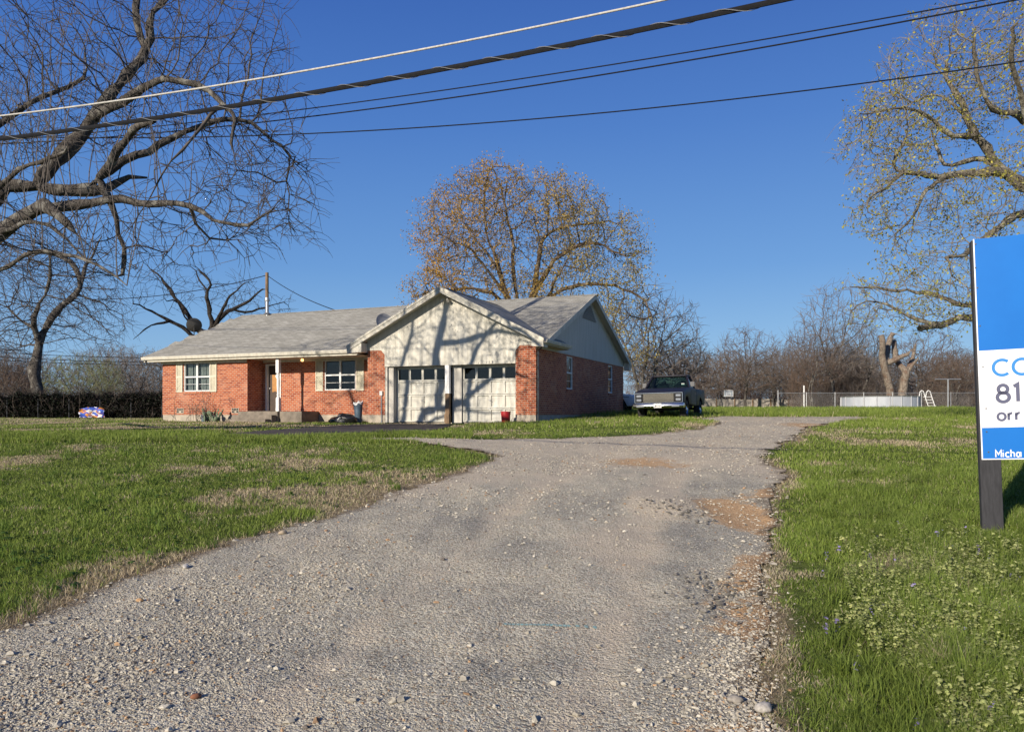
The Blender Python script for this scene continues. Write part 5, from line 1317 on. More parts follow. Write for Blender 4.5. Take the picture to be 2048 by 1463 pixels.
thicket('undergrowth', (1260,2250), (108,120), 1500, 7.5, .022, M['twgrey'], lean=.25)
thicket('undergrowth', (1600,2250), (86,96), 1100, 3.6, .020, M['brush'])
thicket('undergrowth', (1580,1740), (92,98), 500, 7.5, .022, M['twbrown'], lean=.2)
thicket('undergrowth', (-300,345), (74,90), 1700, 2.7, .020, M['brush'])

# ------------------------------------------------------------------ grass, weeds, loose stones
g_ = np.random.default_rng(99)
TREE_FREE = None
def blades(name, x, y, h, w, col, lean, m, segs=2, z=None):
    n = len(x); z = ground_z(x, y) if z is None else z
    az = g_.uniform(0, 2*np.pi, n); ln = lean*np.abs(g_.normal(0, 1, n)); d = np.stack([np.cos(az), np.sin(az)], 1)
    fa = g_.uniform(0, np.pi, n); s = np.stack([np.cos(fa), np.sin(fa)], 1)*w[:,None]/2
    B = np.stack([x, y, z-.01], 1)
    def pt(f): return B+np.concatenate([d*(h*ln*f**1.7)[:,None], (h*f*np.sqrt(np.clip(1-(ln*f*.6)**2, .15, 1)))[:,None]], 1)
    S0 = np.concatenate([s, np.zeros((n,1))], 1); mid = pt(.55); tip = pt(1.)
    v = np.stack([B-S0, B+S0, mid+S0*.75, mid-S0*.75, tip], 1).reshape(-1, 3)
    i = np.arange(n)[:,None]*5
    c = np.repeat(col, 5, axis=0).reshape(n, 5, 3);  c = c.reshape(-1, 3)
    return np_mesh(name, v, [i+np.array([[0,1,2,3]]), i+np.array([[3,2,4]])], m, col=np.clip(c, 0, 1))
def scatter(n, t0, t1, y0, y1, pw):
    u = g_.random(n); e = 1-pw if pw != 1 else .01; Y = (y0**e+(y1**e-y0**e)*u)**(1/e); t = g_.uniform(t0, t1, n); return t*Y, Y
def gcol(x, y, n, lush=0.):
    dr_ = dryness(x, y)+.9*(fbm(x*2.3, y*2.3, 51, 3)-.5)-lush
    p = smooth((dr_-.30)/.42)*.85+.06
    isdry = g_.random(n) < p
    t = g_.random((n,1)); tone = .75+.6*fbm(x*.9, y*.9, 61, 3)[:,None]
    green = ((1-t)*np.array([.10,.155,.020])+t*np.array([.26,.32,.065]))*tone
    dry = (1-t)*np.array([.30,.235,.14])+t*np.array([.66,.56,.37])
    return np.where(isdry[:,None], dry, green), isdry
def ok_grass(x, y, edge=-.02):
    return (drive_in(x, y) < edge) & (apron_in(x, y) < -.03) & ~in_house(x, y, .03)
def thin_edge(x, y, k=.42):
    d = -drive_in(x, y)+.35*(fbm(x*2.6, y*2.6, 13, 3)-.5); return g_.random(len(x)) < np.clip(.10+d/k, 0, 1)
# near lawn on the left, out to the top of the bank
def lawn(n, t0, t1, y0, y1, pw, h, w, lean=.55, sel=None, lush=0., name='grass', tall=None, label=None, tint=None, rag=1.):
    x, y = scatter(n, t0, t1, y0, y1, pw); k = ok_grass(x, y) & thin_edge(x, y)
    if sel is not None: k &= sel(x, y)
    x, y = x[k], y[k]; n = len(x); c, dry = gcol(x, y, n, lush)
    if tint is not None: c = c*np.array(tint)*(.62+.75*fbm(x*2.1, y*2.1, 78, 3))[:,None]
    clump = np.clip(.55+.95*fbm(x*1.1, y*1.1, 71, 3)**1.3+(rag-1)*2.2*(fbm(x*3.4, y*3.4, 73, 3)-.5), .2, 3)
    hh = h*clump*g_.uniform(.5, 1.25, n)*np.where(dry, .8, 1.)
    if tall is not None: hh *= tall(x, y)
    ww = (w+.00052*y)*g_.uniform(.7, 1.35, n)
    return tag(blades(name, x, y, hh, ww, c, lean, M['grassmat']), kind='stuff')
lawn(330000, -.80, .12, 4.2, 21.5, .9, .070, .0022, 1.05, sel=lambda x, y: x < (y-3)*.22)
lawn(90000, -.80, .25, 20.5, 52, 1.1, .07, .004, .7)
bank = lambda x, y: np.exp(-((y-19.2)**2/1.6))
lawn(60000, -.75, -.05, 17.8, 20.8, .5, .14, .003, .6, lush=.5)
lawn(130000, -.08, .75, 24, 62, 1.1, .13, .005, .55, sel=lambda x, y: (x > -1.5))
lawn(60000, .05, .75, 32, 62, .8, .24, .006, .5, lush=.6)
lawn(120000, .2, .75, 7.5, 31, 1.1, .085, .0026, .75, sel=lambda x, y: x > .17*y)
# lush verge under the sign
verge = lambda x, y: .55+1.1*smooth((sdist(DRIVE, x, y)*-1-.15)/1.1)
lawn(215000, .26, .92, 3.2, 9.5, .8, .088, .0026, 1.15, tall=verge, lush=.02, tint=(.88,.90,.95), rag=2.0)
lawn(75000, .25, .88, 8.5, 14, .8, .10, .003, .95, tint=(.9,.93,.95), rag=1.6, tall=lambda x, y: .5+.9*smooth((x-.3*y-.6)/1.2), lush=.1)
# tufts: long blades fanning out from a shared root
def tufts(n, sel, h, w, nb, cols, lush):
    x, y = sel; x0 = np.repeat(x, nb)+g_.normal(0, .035, len(x)*nb); y0 = np.repeat(y, nb)+g_.normal(0, .035, len(x)*nb)
    k = ok_grass(x0, y0); x0, y0 = x0[k], y0[k]; m = len(x0); t = g_.random((m,1)); c = (1-t)*np.array(cols[0])+t*np.array(cols[1])
    tag(blades('grass', x0, y0, h*g_.uniform(.45, 1.2, m), (w+.0004*y0)*g_.uniform(.7, 1.4, m), c, .75, M['grassmat']), kind='stuff')
tx, ty = scatter(850, .30, .80, 3.5, 11, .9); k = (sdist(DRIVE, tx, ty) < -.45) & (g_.random(len(tx)) < .75); tufts(0, (tx[k], ty[k]), .165, .0042, 38, ((.085,.13,.02),(.21,.27,.05)), 0)
tx, ty = scatter(500, -.78, .1, 5, 20, .8); tufts(0, (tx, ty), .13, .004, 26, ((.07,.13,.018),(.17,.24,.04)), 0)
# dry straw along the driveway edges
def straw(n, y0, y1):
    x, y = scatter(n, -.85, .75, y0, y1, 1.2); d = drive_in(x, y); k = (np.abs(d+.06) < .13*np.abs(g_.normal(0, 1, n))+.02) & (np.abs(d) < .45) & ~in_house(x, y) & ((x < .12*y) | (g_.random(n) < .35)); x, y = x[k], y[k]; n = len(x)
    t = g_.random((n,1)); c = (1-t)*np.array([.20,.15,.095])+t*np.array([.60,.49,.33])
    tag(blades('dry_grass', x, y, g_.uniform(.03, .10, n), (.0018+.00035*y)*g_.uniform(.7, 1.3, n), c, 3.2, M['grassmat']), kind='stuff')
straw(170000, 3.6, 16)
# broad-leaved weeds with pale yellow-green leaves
def weeds(n, t0, t1, y0, y1, hmax, lr, sel, cols, name='weeds'):
    x, y = scatter(n, t0, t1, y0, y1, .9); k = ok_grass(x, y, -.2) & sel(x, y); x, y = x[k], y[k]; n = len(x); z = ground_z(x, y); nl = 7
    hh = hmax*g_.uniform(.25, 1.15, n); ps = np.repeat(g_.uniform(.55, 1.5, n), nl); cx = np.repeat(x, nl); cy = np.repeat(y, nl); cz = np.repeat(z, nl)+np.repeat(hh, nl)*g_.uniform(.35, 1.05, n*nl)
    a = g_.uniform(0, 2*np.pi, n*nl); rr_ = g_.uniform(.4, 1.5, n*nl)*lr*1.3; C = np.stack([cx+np.cos(a)*rr_, cy+np.sin(a)*rr_, cz], 1); m = len(C)
    s = (lr*ps*g_.uniform(.55, 1.25, m))[:,None]; N = np.stack([np.cos(a)*.5+g_.normal(0,.3,m), np.sin(a)*.5+g_.normal(0,.3,m), np.ones(m)], 1); N /= np.linalg.norm(N, axis=1, keepdims=True)
    A_ = np.cross(N, np.stack([-np.sin(a), np.cos(a), a*0], 1)); A_ /= np.linalg.norm(A_, axis=1, keepdims=True); B_ = np.cross(N, A_)
    ring = []
    for q in range(7):
        th_ = 2*np.pi*q/7; rad = s*(1+.22*((q % 2)*2-1)); ring.append(C+A_*np.cos(th_)*rad+B_*np.sin(th_)*rad-N*s*.12*(q % 2))
    v = np.stack([C+N*s*.18]+ring, 1).reshape(-1, 3); i = np.arange(m)[:,None]*8
    f = np.concatenate([i+np.array([[0, 1+q, 1+(q+1) % 7]]) for q in range(7)])
    t = np.repeat(g_.random((n,1)), nl, axis=0)*.7+g_.random((m,1))*.3; c = (1-t)*np.array(cols[0])+t*np.array(cols[1]); c *= np.repeat(g_.uniform(.6, 1.2, (n,1)), nl, axis=0)*g_.uniform(.75, 1.2, (m,1))
    tag(np_mesh(name, v, [f], M['grassmat'], col=np.repeat(c, 8, axis=0)), kind='stuff')
    # stems
    st_ = np.stack([np.stack([x, y, z-.01], 1), np.stack([x+g_.normal(0,.012,n), y+g_.normal(0,.012,n), z+hh], 1)], 1)
    return st_
weedsel = lambda x, y: (fbm(x*1.5, y*1.5, 81, 3) > .44+.16*g_.random(len(x))-.12*smooth((x/y-.38)/.2)) & (sdist(DRIVE, x, y)+.5*fbm(x*2, y*2, 87, 3) < -.35) & (g_.random(len(x)) < smooth((9.3-y)/2.6)*.9+.05)
weeds(21000, .30, .92, 3.5, 9.2, .15, .0092, weedsel, ((.22,.28,.07),(.55,.56,.24)))
weeds(3000, .28, .80, 7., 12.5, .13, .011, lambda x, y: (fbm(x*1.2, y*1.2, 82, 3) > .5) & (sdist(DRIVE, x, y) < -.8), ((.17,.23,.05),(.33,.34,.12)))
weeds(2200, -.78, .1, 4.6, 14, .05, .015, lambda x, y: fbm(x*1.3, y*1.3, 83, 3) > .52, ((.045,.10,.02),(.10,.17,.04)))
weeds(90, .36, .80, 3.6, 9, .16, .009, lambda x, y: sdist(DRIVE, x, y) < -.4, ((.25,.20,.42),(.42,.36,.6)), 'wildflowers')
# loose gravel
def stones(name, x, y, r, z0, cols, m, flat=.62):
    n = len(x); base = np.array([(1,0,0),(.25,.92,0),(-.85,.5,0),(-.8,-.6,0),(.3,-.95,0),(.15,.1,1),(-.1,-.05,-.7),(.62,.45,.62),(-.55,-.05,.72),(.35,-.55,.66)])
    fc = np.array([(5,7,8),(5,8,9),(5,9,7),(7,0,1),(7,1,8),(8,1,2),(8,2,3),(8,3,9),(9,3,4),(9,4,0),(9,0,7),(6,1,0),(6,2,1),(6,3,2),(6,4,3),(6,0,4)])
    J = base[None]*g_.uniform(.75, 1.25, (n,10,1))+g_.normal(0, .10, (n,10,3)); J *= np.stack([g_.uniform(.8,1.35,n), g_.uniform(.7,1.1,n), flat*g_.uniform(.75,1.3,n)], 1)[:,None,:]
    a = g_.uniform(0, 2*np.pi, n); ca_, sa_ = np.cos(a)[:,None], np.sin(a)[:,None]
    X = J[...,0]*ca_-J[...,1]*sa_; Y_ = J[...,0]*sa_+J[...,1]*ca_
    v = np.stack([x[:,None]+X*r[:,None], y[:,None]+Y_*r[:,None], (z0+r*flat*.30)[:,None]+J[...,2]*r[:,None]], -1).reshape(-1, 3)
    f = (np.arange(n)[:,None,None]*10+fc[None]).reshape(-1, 3)
    o = np_mesh(name, v, [f], m, col=np.repeat(cols, 10, axis=0)); return o
def drive_z(x, y):                                                    # height of the driveway sheet
    ri = (np.log(np.clip(y, 1.6, 36)/1.6)/np.log(36/1.6)*(len(Yd)-1)); tt = (x/np.maximum(np.abs(y)+2, 7)+1.25)/2.2*619
    return zd.reshape(DX.shape)[np.clip(np.round(ri).astype(int), 0, len(Yd)-1), np.clip(np.round(tt).astype(int), 0, 619)]
def stone_cols(n):
    t = g_.random((n,1)); c = (1-t)*np.array([.34,.31,.25])+t*np.array([.58,.54,.45])
    k = g_.random(n); c[k < .07] = np.array([.40,.26,.15])*g_.uniform(.6, 1.2, ((k < .07).sum(),1)); c[k > .93] = np.array([.16,.14,.12]); return c
sm = mat('loose_stone', rough=.9, spec=.2); q = NT(sm); vv0 = q.coord(); q.color(q.mix(.45, q.attr(), q.ramp(q.noise(60, 4, vv0), [(.3,(.4,.38,.36)),(.7,(1.0,.98,.95))]), 'MULTIPLY')); M['stone'] = sm
def gravel(n, y0, y1, pw, r0, r1, sel, name='loose_gravel', sk=2.2):
    x, y = scatter(n, -.85, .6, y0, y1, pw); d = drive_in(x, y); k = ((d > -.05) | ((d > -.45) & (g_.random(n) < .35*np.exp(np.minimum(d, 0)/.12)))) & sel(x, y, d); x, y = x[k], y[k]; n = len(x)
    r = r0+(r1-r0)*g_.random(n)**sk
    tag(stones(name, x, y, r, np.where(drive_in(x, y) > 0, drive_z(x, y), ground_z(x, y)), stone_cols(n), M['stone']), kind='stuff')
pt_ = [ground_px(*p) for p in [(60,1400),(250,1330),(430,1240),(560,1190),(640,1150),(330,1290),(400,1190),(700,1095),(1500,1330),(1490,1170),(1500,1440)]]
def patch(x, y, d):
    p = 0
    for k, (a, b) in enumerate(pt_): p = np.maximum(p, np.exp(-((x-a)**2/(.55 if k < 8 else .28)**2+(y-b)**2/.5**2)))
    e = np.exp(-np.clip(d, 0, 9)**2/.12)*(x > 0)*.8
    return g_.random(len(x)) < np.clip(p*.95+e*.8, 0, 1)*(.35+.9*fbm(x*3, y*3, 91, 3))
gravel(95000, 3.4, 9.5, 1.1, .005, .015, patch, sk=1.8)
gravel(60000, 3.4, 11, 1.0, .0025, .009, lambda x, y, d: g_.random(len(x)) < .25+.75*fbm(x*1.6, y*1.6, 92, 3))
gravel(2600, 3.4, 12, 1.0, .012, .030, lambda x, y, d: g_.random(len(x)) < .25+.5*np.exp(-np.clip(d,0,9)/.4), sk=2.6)
gravel(80000, 7.5, 32, .9, .006, .024, lambda x, y, d: g_.random(len(x)) < smooth((y-7)/7)*(.15+.85*smooth((fbm(x*.9, y*.9, 93, 3)-.35)/.3)), sk=2.4)
def rock(pxy, r, col, label, seed):
    a, b = ground_px(*pxy); me = bpy.data.meshes.new('stone'); bm = bmesh.new(); bmesh.ops.create_icosphere(bm, subdivisions=3, radius=1)
    for v in bm.verts:
        k_ = .8+.4*float(fbm(v.co.x*1.7+seed, v.co.y*1.7+v.co.z, seed, 3)); v.co = Vector((v.co.x*1.25*k_, v.co.y*.85*k_, v.co.z*.6*k_))*r
    bm.to_mesh(me); bm.free(); me.polygons.foreach_set('use_smooth', [True]*len(me.polygons))
    o = link_mesh('stone', me, nmat('stone_%d' % seed, col, tuple(q*.6 for q in col), 40, .9, .003, 60)); o.location = (a, b, float(drive_z(np.array([a]), np.array([b]))[0])+r*.4); o.rotation_euler = (0, 0, seed)
    tag(o, label, 'stone')
# broken-up dark asphalt lumps beside the pale hump
for (a, b), sx, sy, n in ((ground_px(1372,1034), .16, .22, 130), (ground_px(1330,1016), .2, .12, 40), (ground_px(1455,1185), .12, .30, 110), (ground_px(1420,1195), .2, .3, 120)):
    x = a+g_.normal(0, sx, n); y = b+g_.normal(0, sy, n); r = .006+.022*g_.random(n)**2.6; cc = np.array([.15,.14,.125])*g_.uniform(.6, 1.9, (n,1))
    tag(stones('rubble', x, y, r, drive_z(x, y)+.01*g_.random(n), cc, M['stone'], .7), kind='stuff')
rock((392,1400), .026, (.27,.11,.055), 'rust brown stone lying alone low in the middle of the driveway', 1)
rock((281,1278), .021, (.30,.26,.17), 'rounded olive tan pebble beside the loose gravel patch', 2)
rock((280,1206), .024, (.46,.28,.14), 'pale orange stone on the bare driveway below the lawn edge', 3)
rock((566,1070), .040, (.45,.36,.25), 'flat tan stone at the lawn edge of the driveway', 4)
rock((372,1138), .035, (.55,.52,.48), 'whitish stone tucked in the dry grass at the driveway edge', 5)
rock((1470,1412), .036, (.30,.27,.23), 'grey stone by the weedy verge in the low corner of the driveway', 6)
rock((1527,1428), .045, (.50,.46,.40), 'pale chunky stone against the weeds, nearest the verge', 7)

# ------------------------------------------------------------------ hedge, fences, pool and yard things
def hedge():
    rg = np.random.default_rng(77); n = 9000
    x = rg.uniform(-420, 328, n); Y = 51.5+rg.uniform(0, 2.2, n); X = (x-CX)/F*Y; Z = ground_z(X, Y); h = 1.62+.6*(fbm(x/18., x*0, 4, 3)-.5)
    P0 = np.stack([X, Y, Z+h*rg.uniform(0, .98, n)], 1); ch = twigs(P0, np.stack([rg.normal(0,.7,n), rg.normal(-.3,.5,n), rg.normal(.15,.7,n)], 1), rg, (2,2), (.3,.9), .014, .05, .8, 4)
    v, q = tubes(ch, lambda r: 3)
    t = empty('hedge', (px(150,835,52)[0], 52.5, 1.35), label='long dark vine choked hedge at the end of the lawn left of the house', cat='hedge'); b = np.array(t.location)
    np_mesh('twigs', v-b, [q], nmat('hedge_twig', (.006,.005,.004), (.020,.015,.012), 1.2, .95), t, smooth_=True)
    m = 48000; x = rg.uniform(-420, 328, m); Y = 51.35+rg.uniform(0, 2.0, m); X = (x-CX)/F*Y
    C = np.stack([X, Y, ground_z(X, Y)+(1.5+.6*(fbm(x/18., x*0, 4, 3)-.5))*rg.uniform(0, 1, m)**.8], 1); c = np.array([.009,.013,.006])*rg.uniform(.4, 1.6, (m,1))
    k = rg.random(m) < .3; c[k] = np.array([.018,.012,.009])
    v, f, c = leaf_cards(C, rg.normal(0,1,(m,3)), .16, c, rg); np_mesh('foliage', v-b, [f], M['grassmat'], t, col=c)
    mb = MB()                                                          # the wire fence the vines grow on
    for x in np.arange(-420, 330, 62):
        p = px(x, 830, 51.4); z = gz(p[0], p[1]); mb = MB(); mb.tube([p*[1,1,0]+[0,0,z-.1]-b, p*[1,1,0]+[0,0,z+1.25]-b], .025, 6); mb.build('fence_post', M['darkmetal'], t)
hedge()
thicket('undergrowth', (-420,340), (51.6,53.5), 700, 2.3, .013, M['brush'], lean=.5)
c0 = px(183, 818, 50.9); mb = MB(); NX, NZ = 14, 8
for j in range(NZ):
    for i in range(NX):
        def q_(a, b): return ((a/NX-.5)*1.62+.03*math.sin(b), .06*math.sin(a*.9)+.05*math.sin(b*1.3+a*.5), b/NZ*.66*(1-.25*(abs(a/NX-.55)*1.6)**2)+.02*math.sin(a*1.7))
        mb.add([q_(i,j), q_(i+1,j), q_(i+1,j+1), q_(i,j+1)], [(0,1,2,3)])
bm_ = mat('banner_print', rough=.6); t_n = NT(bm_); vo = t_n.node('ShaderNodeTexVoronoi', i_Scale=4.2); t_n.t.links.new(t_n.node('ShaderNodeTexNoise', i_Scale=3.).outputs['Color'], vo.inputs['Vector']) if False else None
sepc = t_n.node('ShaderNodeSeparateColor'); t_n.t.links.new(vo.outputs['Color'], sepc.inputs[0])
t_n.color(t_n.ramp(sepc.outputs[0], [(0,(.03,.06,.35)),(.22,(.05,.12,.5)),(.35,(.75,.75,.75)),(.52,(.55,.22,.03)),(.7,(.30,.10,.03)),(.8,(.72,.72,.74)),(.93,(.10,.05,.25))], 'CONSTANT'))
bn = mb.build('banner', bm_, None, smooth_=True); bn.location = (c0[0], c0[1], gz(c0[0], c0[1])+.08); tag(bn, 'colourful blue orange and white printed banner sagging at the foot of the hedge', 'banner')

# bare shrub against the house front
rg = np.random.default_rng(31)
sh = empty('bare_shrub', at(-15.3, .2), label='thin leafless shrub spreading against the brick under the left window', cat='shrub'); ch = []
for k in range(26):
    p = np.array((rg.normal(0, .75), rg.normal(0, .1), 0.)); v = np.array((rg.normal(0, .55), rg.normal(-.05, .12), 1.)); q = [p]; n = 8; L = rg.uniform(.5, 1.7)
    for i in range(n-1): v = v+rg.normal(0, .22, 3)*[1,.4,1]; v /= np.linalg.norm(v); q.append(q[-1]+v*L/(n-1))
    q = np.array(q); ch.append((q, .009*np.linspace(1, .4, n))); ch += twigs(q[2:], q[2:]-q[1:-1], rg, (0,2), (.15,.5), .005, 0, .6, 3)
v, q = tubes(ch, lambda r: 4); np_mesh('stems', v, [q], M['brush'], sh, smooth_=True)

# plank fence, hoop, chain link, pool, clothesline
def flat_at(x, y, Y): p = px(x, y, Y); return np.array((p[0], p[1], gz(p[0], p[1])))
M['plank'] = nmat('grey_plank', (.42,.38,.33), (.26,.235,.20), 2, .9, stretch=(6,6,.5)); 
A0, A1 = flat_at(1396, 815, 101), flat_at(1620, 815, 103)
fe = empty('plank_fence', A0, label='weathered grey wooden plank fence beyond the driveway', cat='fence'); d = A1-A0; Ln = np.linalg.norm(d[:2]); dr_ = d/Ln; rg = np.random.default_rng(2)
mb = MB(); s = 0
while s < Ln:
    w_ = rg.uniform(.12, .16); p = dr_*s; top = 1.12+rg.uniform(-.05, .05)+.04*math.sin(s*.8)
    mb.add([(p[0], p[1]-.02, p[2]-.1), (p[0]+w_, p[1]-.02, p[2]-.1), (p[0]+w_, p[1]-.02, p[2]+top), (p[0]+w_*.5, p[1]-.02, p[2]+top+.03), (p[0], p[1]-.02, p[2]+top), (p[0], p[1], p[2]-.1), (p[0]+w_, p[1], p[2]-.1), (p[0]+w_, p[1], p[2]+top), (p[0]+w_*.5, p[1], p[2]+top+.03), (p[0], p[1], p[2]+top)], [(0,1,2,3,4),(9,8,7,6,5),(0,5,6,1),(1,6,7,2),(2,7,8,3),(3,8,9,4),(4,9,5,0)]); s += w_+.012
mb.build('planks', M['plank'], fe)
s = 0
while s < Ln: p = dr_*s; mb = MB(); mb.box(p[0]-.06, p[0]+.06, p[1]-.14, p[1]-.025, p[2]-.2, p[2]+1.2); mb.build('fence_post', M['wood'], fe); s += 2.45
for z in (.25, .85): mb = MB(); mb.beam((0,.03,z), (d[0],d[1]+.03,d[2]+z), .05, .09); mb.build('rail', M['plank'], fe)
hp = flat_at(1457, 815, 97); ho = empty('basketball_hoop', hp, label='basketball backboard on a pole in front of the plank fence', cat='basketball hoop')
mb = MB(); mb.tube([(0,.25,-.1),(0,.2,1.4),(0,.08,2.0)], .05, 8); mb.build('pole', M['darkmetal'], ho)
mb = MB(); mb.box(-.58, .58, -.02, .02, 1.42, 2.2); bb = mb.build('backboard', nmat('acrylic', (.33,.36,.40), (.28,.31,.35), 3, .3), ho)
mb = MB()
for q in ((-.58,.58,1.42,1.47),(-.58,.58,2.15,2.2),(-.58,-.53,1.47,2.15),(.53,.58,1.47,2.15),(-.26,-.22,1.55,1.9),(.22,.26,1.55,1.9),(-.22,.22,1.86,1.9),(-.22,.22,1.55,1.59)): mb.box(q[0], q[1], -.03, -.021, q[2], q[3])
mb.build('board_lines', M['white'], bb); mb = MB(); mb.tube([(.23*math.cos(a), -.28+.23*math.sin(a), 1.57) for a in np.linspace(0, 2*math.pi, 21)], .012, 6, False); mb.build('rim', M['tan'], ho)
def cl_mat():
    m = bpy.data.materials.new('chain_link'); m.use_nodes = True; t = NT(m); v = t.scale(t.coord('UV'), (1,1,1)); 
    t.b.inputs['Base Color'].default_value = (.35,.35,.34,1); t.b.inputs['Metallic'].default_value = .5; return m
C0, C1 = flat_at(1556, 818, 58), flat_at(1960, 818, 57); cf = empty('chain_link_fence', C0, label='galvanised chain link fence in front of the white pool', cat='fence'); d = C1-C0; Ln = np.linalg.norm(d[:2]); clm = cl_mat()
mb = MB(); k = 0
zt = lambda s: d[2]*s/Ln
for s in np.arange(0, Ln, .11):                                       # woven diagonals as thin wires
    for sg_ in (1, -1):
        a, b = s, s+sg_*1.15
        if not 0 <= b <= Ln: continue
        mb.tube([(d[0]*a/Ln, d[1]*a/Ln, zt(a)+.03), (d[0]*b/Ln, d[1]*b/Ln, zt(b)+1.18)], .0028, 3, False)
mb.build('mesh', clm, cf)
for s in np.linspace(0, Ln, 8): mb = MB(); mb.tube([(d[0]*s/Ln, d[1]*s/Ln, zt(s)-.1), (d[0]*s/Ln, d[1]*s/Ln, zt(s)+(1.25 if 0 < s < Ln else 1.4))], .028, 8); mb.build('fence_post', M['galv'], cf)
mb = MB(); mb.tube([(0,0,1.2), (d[0],d[1],d[2]+1.2)], .02, 6); mb.build('rail', M['galv'], cf)
gp = flat_at(1608, 818, 58); mb = MB(); mb.tube([(0,0,-.1),(0,0,1.75)], .05, 8); o = mb.build('gate_post', M['white'], None); o.location = gp; tag(o, 'white pipe post standing at the end of the chain link fence', 'post')
mb = MB()
pc = flat_at(1759, 815, 77.5); po = empty('swimming_pool', pc+np.array((0,0,-.05)), label='round white walled above ground swimming pool behind the chain link fence', cat='pool'); rp_ = 3.5
mb.lathe([(rp_,0),(rp_,1.16),(rp_-.04,1.16),(rp_-.04,0)], 'z', (0,0,0), 72); mb.build('pool_wall', nmat('pool_wall', (.42,.44,.47), (.35,.37,.40), 1.5, .5, stretch=(1,1,.2)), po, smooth_=True)
mb = MB(); mb.lathe([(rp_+.06,1.14),(rp_+.09,1.2),(rp_-.10,1.2),(rp_-.08,1.14),(rp_+.06,1.14)], 'z', (0,0,0), 72); mb.build('pool_rim', M['galv'], po, smooth_=True)
for k in range(20): a = 2*math.pi*(k+.4)/20; mb = MB(); mb.tube([((rp_+.05)*math.cos(a), (rp_+.05)*math.sin(a), 0), ((rp_+.05)*math.cos(a), (rp_+.05)*math.sin(a), 1.16)], .045, 6); mb.build('upright', nmat('pool_post', (.40,.41,.43), (.34,.35,.37), 3, .5) if k == 0 else bpy.data.materials['pool_post'], po)
mb = MB(); mb.lathe([(0,1.0),(rp_-.05,1.0)], 'z', (0,0,0), 48); wm = mat('pool_water', (.04,.12,.13), .08); mb.build('water', wm, po)
la = empty('pool_ladder', pc+np.array((rp_+.35,-1.1,0)), label='white A-frame ladder leaning over the pool rim', cat='ladder')
for s_ in (-1, 1):
    mb = MB(); mb.tube([(.75+s_*.32,0,0),(.35+s_*.32,0,1.2),(.22+s_*.32,0,1.62),(0.05+s_*.32,0,1.72),(-.12+s_*.32,0,1.55),(-.2+s_*.32,0,1.1)], .045, 8); mb.build('rail', M['white'], la, smooth_=True)
for k in range(4): mb = MB(); mb.box(.72-.16*k-.36, .72-.16*k+.36, -.08, .08, .22+.28*k, .27+.28*k); mb.build('rung', M['white'], la)
tp = flat_at(1896, 820, 56.5); to = empty('clothesline_post', tp, label='grey steel T shaped clothesline post in the back yard', cat='clothesline post')
mb = MB(); mb.tube([(0,0,-.1),(0,0,2.12)], .05, 10); mb.build('post', M['galv'], to); mb = MB(); mb.tube([(-.92,0,2.14),(.92,0,2.14)], .04, 8); mb.build('crossbar', M['galv'], to)
# low pale shed and far roof beyond the pool, red-roofed shed behind the truck
def shed(loc, L, D_, H, rh, wallm, roofm, label, name='shed'):
    t = empty(name, loc, R(-6), label=label, cat='shed'); mb = MB(); mb.box(-L/2, L/2, 0, D_, -.2, H); mb.build('wall', wallm, t)
    mb = MB(); mb.prism([(-L/2-.2,-.25,H-.03),(-L/2-.2,D_/2,H+rh),(-L/2-.2,D_+.25,H-.03),(-L/2-.2,D_/2,H+rh-.1)], (L+.4,0,0)); mb.build('roof', roofm, t)
    mb = MB(); mb.box(-L*.2, -L*.2+.9, -.03, -.002, 0, min(2., H-.1)); mb.build('door', M['jamb'], t)
p = flat_at(1935, 815, 112); shed(p, 13, 5, 1.6, .5, nmat('pale_board', (.55,.53,.48), (.45,.43,.39), 1, .8), nmat('green_roof', (.07,.09,.075), (.10,.12,.10), 1, .8), 'low pale shed with a dark roof beyond the clothesline')
p = flat_at(1395, 815, 118); shed(p, 5.5, 4, 1.15, .22, nmat('barn_red', (.22,.03,.025), (.17,.025,.02), 1, .8), nmat('rust_roof', (.16,.04,.03), (.12,.035,.03), 1, .8), 'low dark red shed just right of the truck behind the plank fence')
p = flat_at(38, 815, 96); shed(p, 11, 4, 2.15, .15, nmat('white_wall', (.7,.7,.68), (.6,.6,.58), 1, .8), nmat('white_roof', (.66,.66,.65), (.55,.55,.54), 1, .7), 'low white building glimpsed above the hedge at the far left')
# tall reference: a second utility pole carries the roadside lines, out of the frame behind the lawn tree
SKY_AIR, SKY_DUST, SKY_OZ, SKY_STR, SUN_E, EXPO = 1.0, .3, 3.0, .10, 4.7, 0.5
SKY_MIX = .85
SKY_STOPS = [(0,(152,190,222)),(.08,(128,174,220)),(.18,(98,150,213)),(.34,(70,121,199)),(.46,(54,101,184)),(.65,(36,72,146)),(1,(26,54,118))]

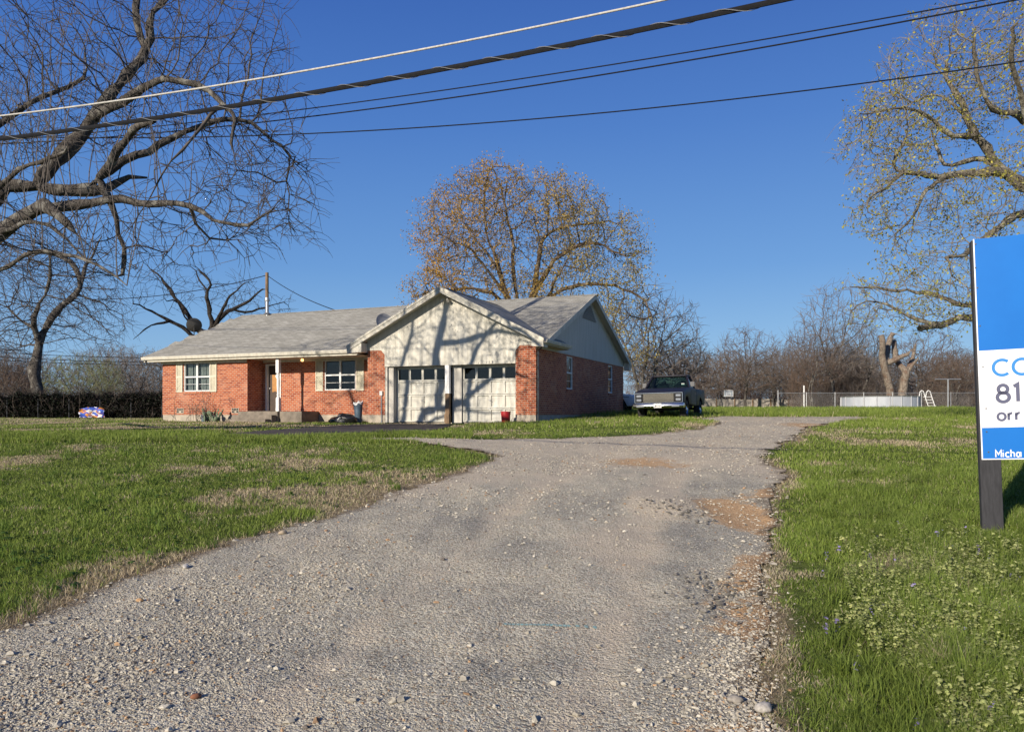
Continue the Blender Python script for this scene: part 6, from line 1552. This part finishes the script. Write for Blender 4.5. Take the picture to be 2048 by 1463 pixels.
# ------------------------------------------------------------------ light, sky, camera
world = bpy.data.worlds.new('World'); S.world = world; world.use_nodes = True
wt = world.node_tree; sky = wt.nodes.new('ShaderNodeTexSky'); sky.sky_type = 'NISHITA'; sky.sun_disc = False
sky.sun_elevation = SUN_EL; sky.sun_rotation = math.atan2(-SUN_DIR[0], -SUN_DIR[1]); sky.air_density = SKY_AIR; sky.dust_density = SKY_DUST; sky.ozone_density = SKY_OZ
tcd = wt.nodes.new('ShaderNodeTexCoord'); sx_ = wt.nodes.new('ShaderNodeSeparateXYZ'); wt.links.new(tcd.outputs['Generated'], sx_.inputs[0])
rp = wt.nodes.new('ShaderNodeValToRGB'); wt.links.new(sx_.outputs[2], rp.inputs[0]); e = rp.color_ramp.elements
def lin_(c): return tuple(((q/255+.055)/1.055)**2.4 if q > 10 else q/255/12.92 for q in c)
stops = SKY_STOPS
while len(e) < len(stops): e.new(.5)
for q, (p, c) in zip(e, stops): q.position = p; q.color = (*lin_(c), 1)
vm = wt.nodes.new('ShaderNodeVectorMath'); vm.operation = 'SCALE'; vm.inputs['Scale'].default_value = 1/SKY_STR*2**-EXPO; wt.links.new(rp.outputs[0], vm.inputs[0])
mxs = wt.nodes.new('ShaderNodeMix'); mxs.data_type = 'RGBA'; mxs.inputs[0].default_value = SKY_MIX; wt.links.new(sky.outputs[0], mxs.inputs[6]); wt.links.new(vm.outputs[0], mxs.inputs[7])
wt.links.new(mxs.outputs[2], wt.nodes['Background'].inputs[0]); wt.nodes['Background'].inputs[1].default_value = SKY_STR
sl_ = bpy.data.lights.new('sun', 'SUN'); sl_.energy = SUN_E; sl_.angle = R(.5); sl_.color = (1, .90, .76)
so = bpy.data.objects.new('sun', sl_); COL.objects.link(so)
dvec = Vector((SUN_DIR[0]*math.cos(SUN_EL), SUN_DIR[1]*math.cos(SUN_EL), -math.sin(SUN_EL)))
so.rotation_euler = dvec.to_track_quat('-Z', 'Y').to_euler(); so.location = (-20, -26, 12)
cam = bpy.data.cameras.new('camera'); co = bpy.data.objects.new('camera', cam); COL.objects.link(co)
co.location = (0, 0, CAMZ); co.rotation_euler = (R(90), 0, 0); cam.sensor_width = 36; cam.lens = F/2048*36; cam.shift_y = (HY-731.5)/2048; cam.clip_end = 3000; cam.clip_start = .05
S.camera = co
S.view_settings.view_transform = 'Standard'; S.view_settings.look = 'None'; S.view_settings.exposure = EXPO; S.view_settings.gamma = 1
S.cycles.max_bounces = 8; S.cycles.transparent_max_bounces = 16; S.cycles.use_denoising = True
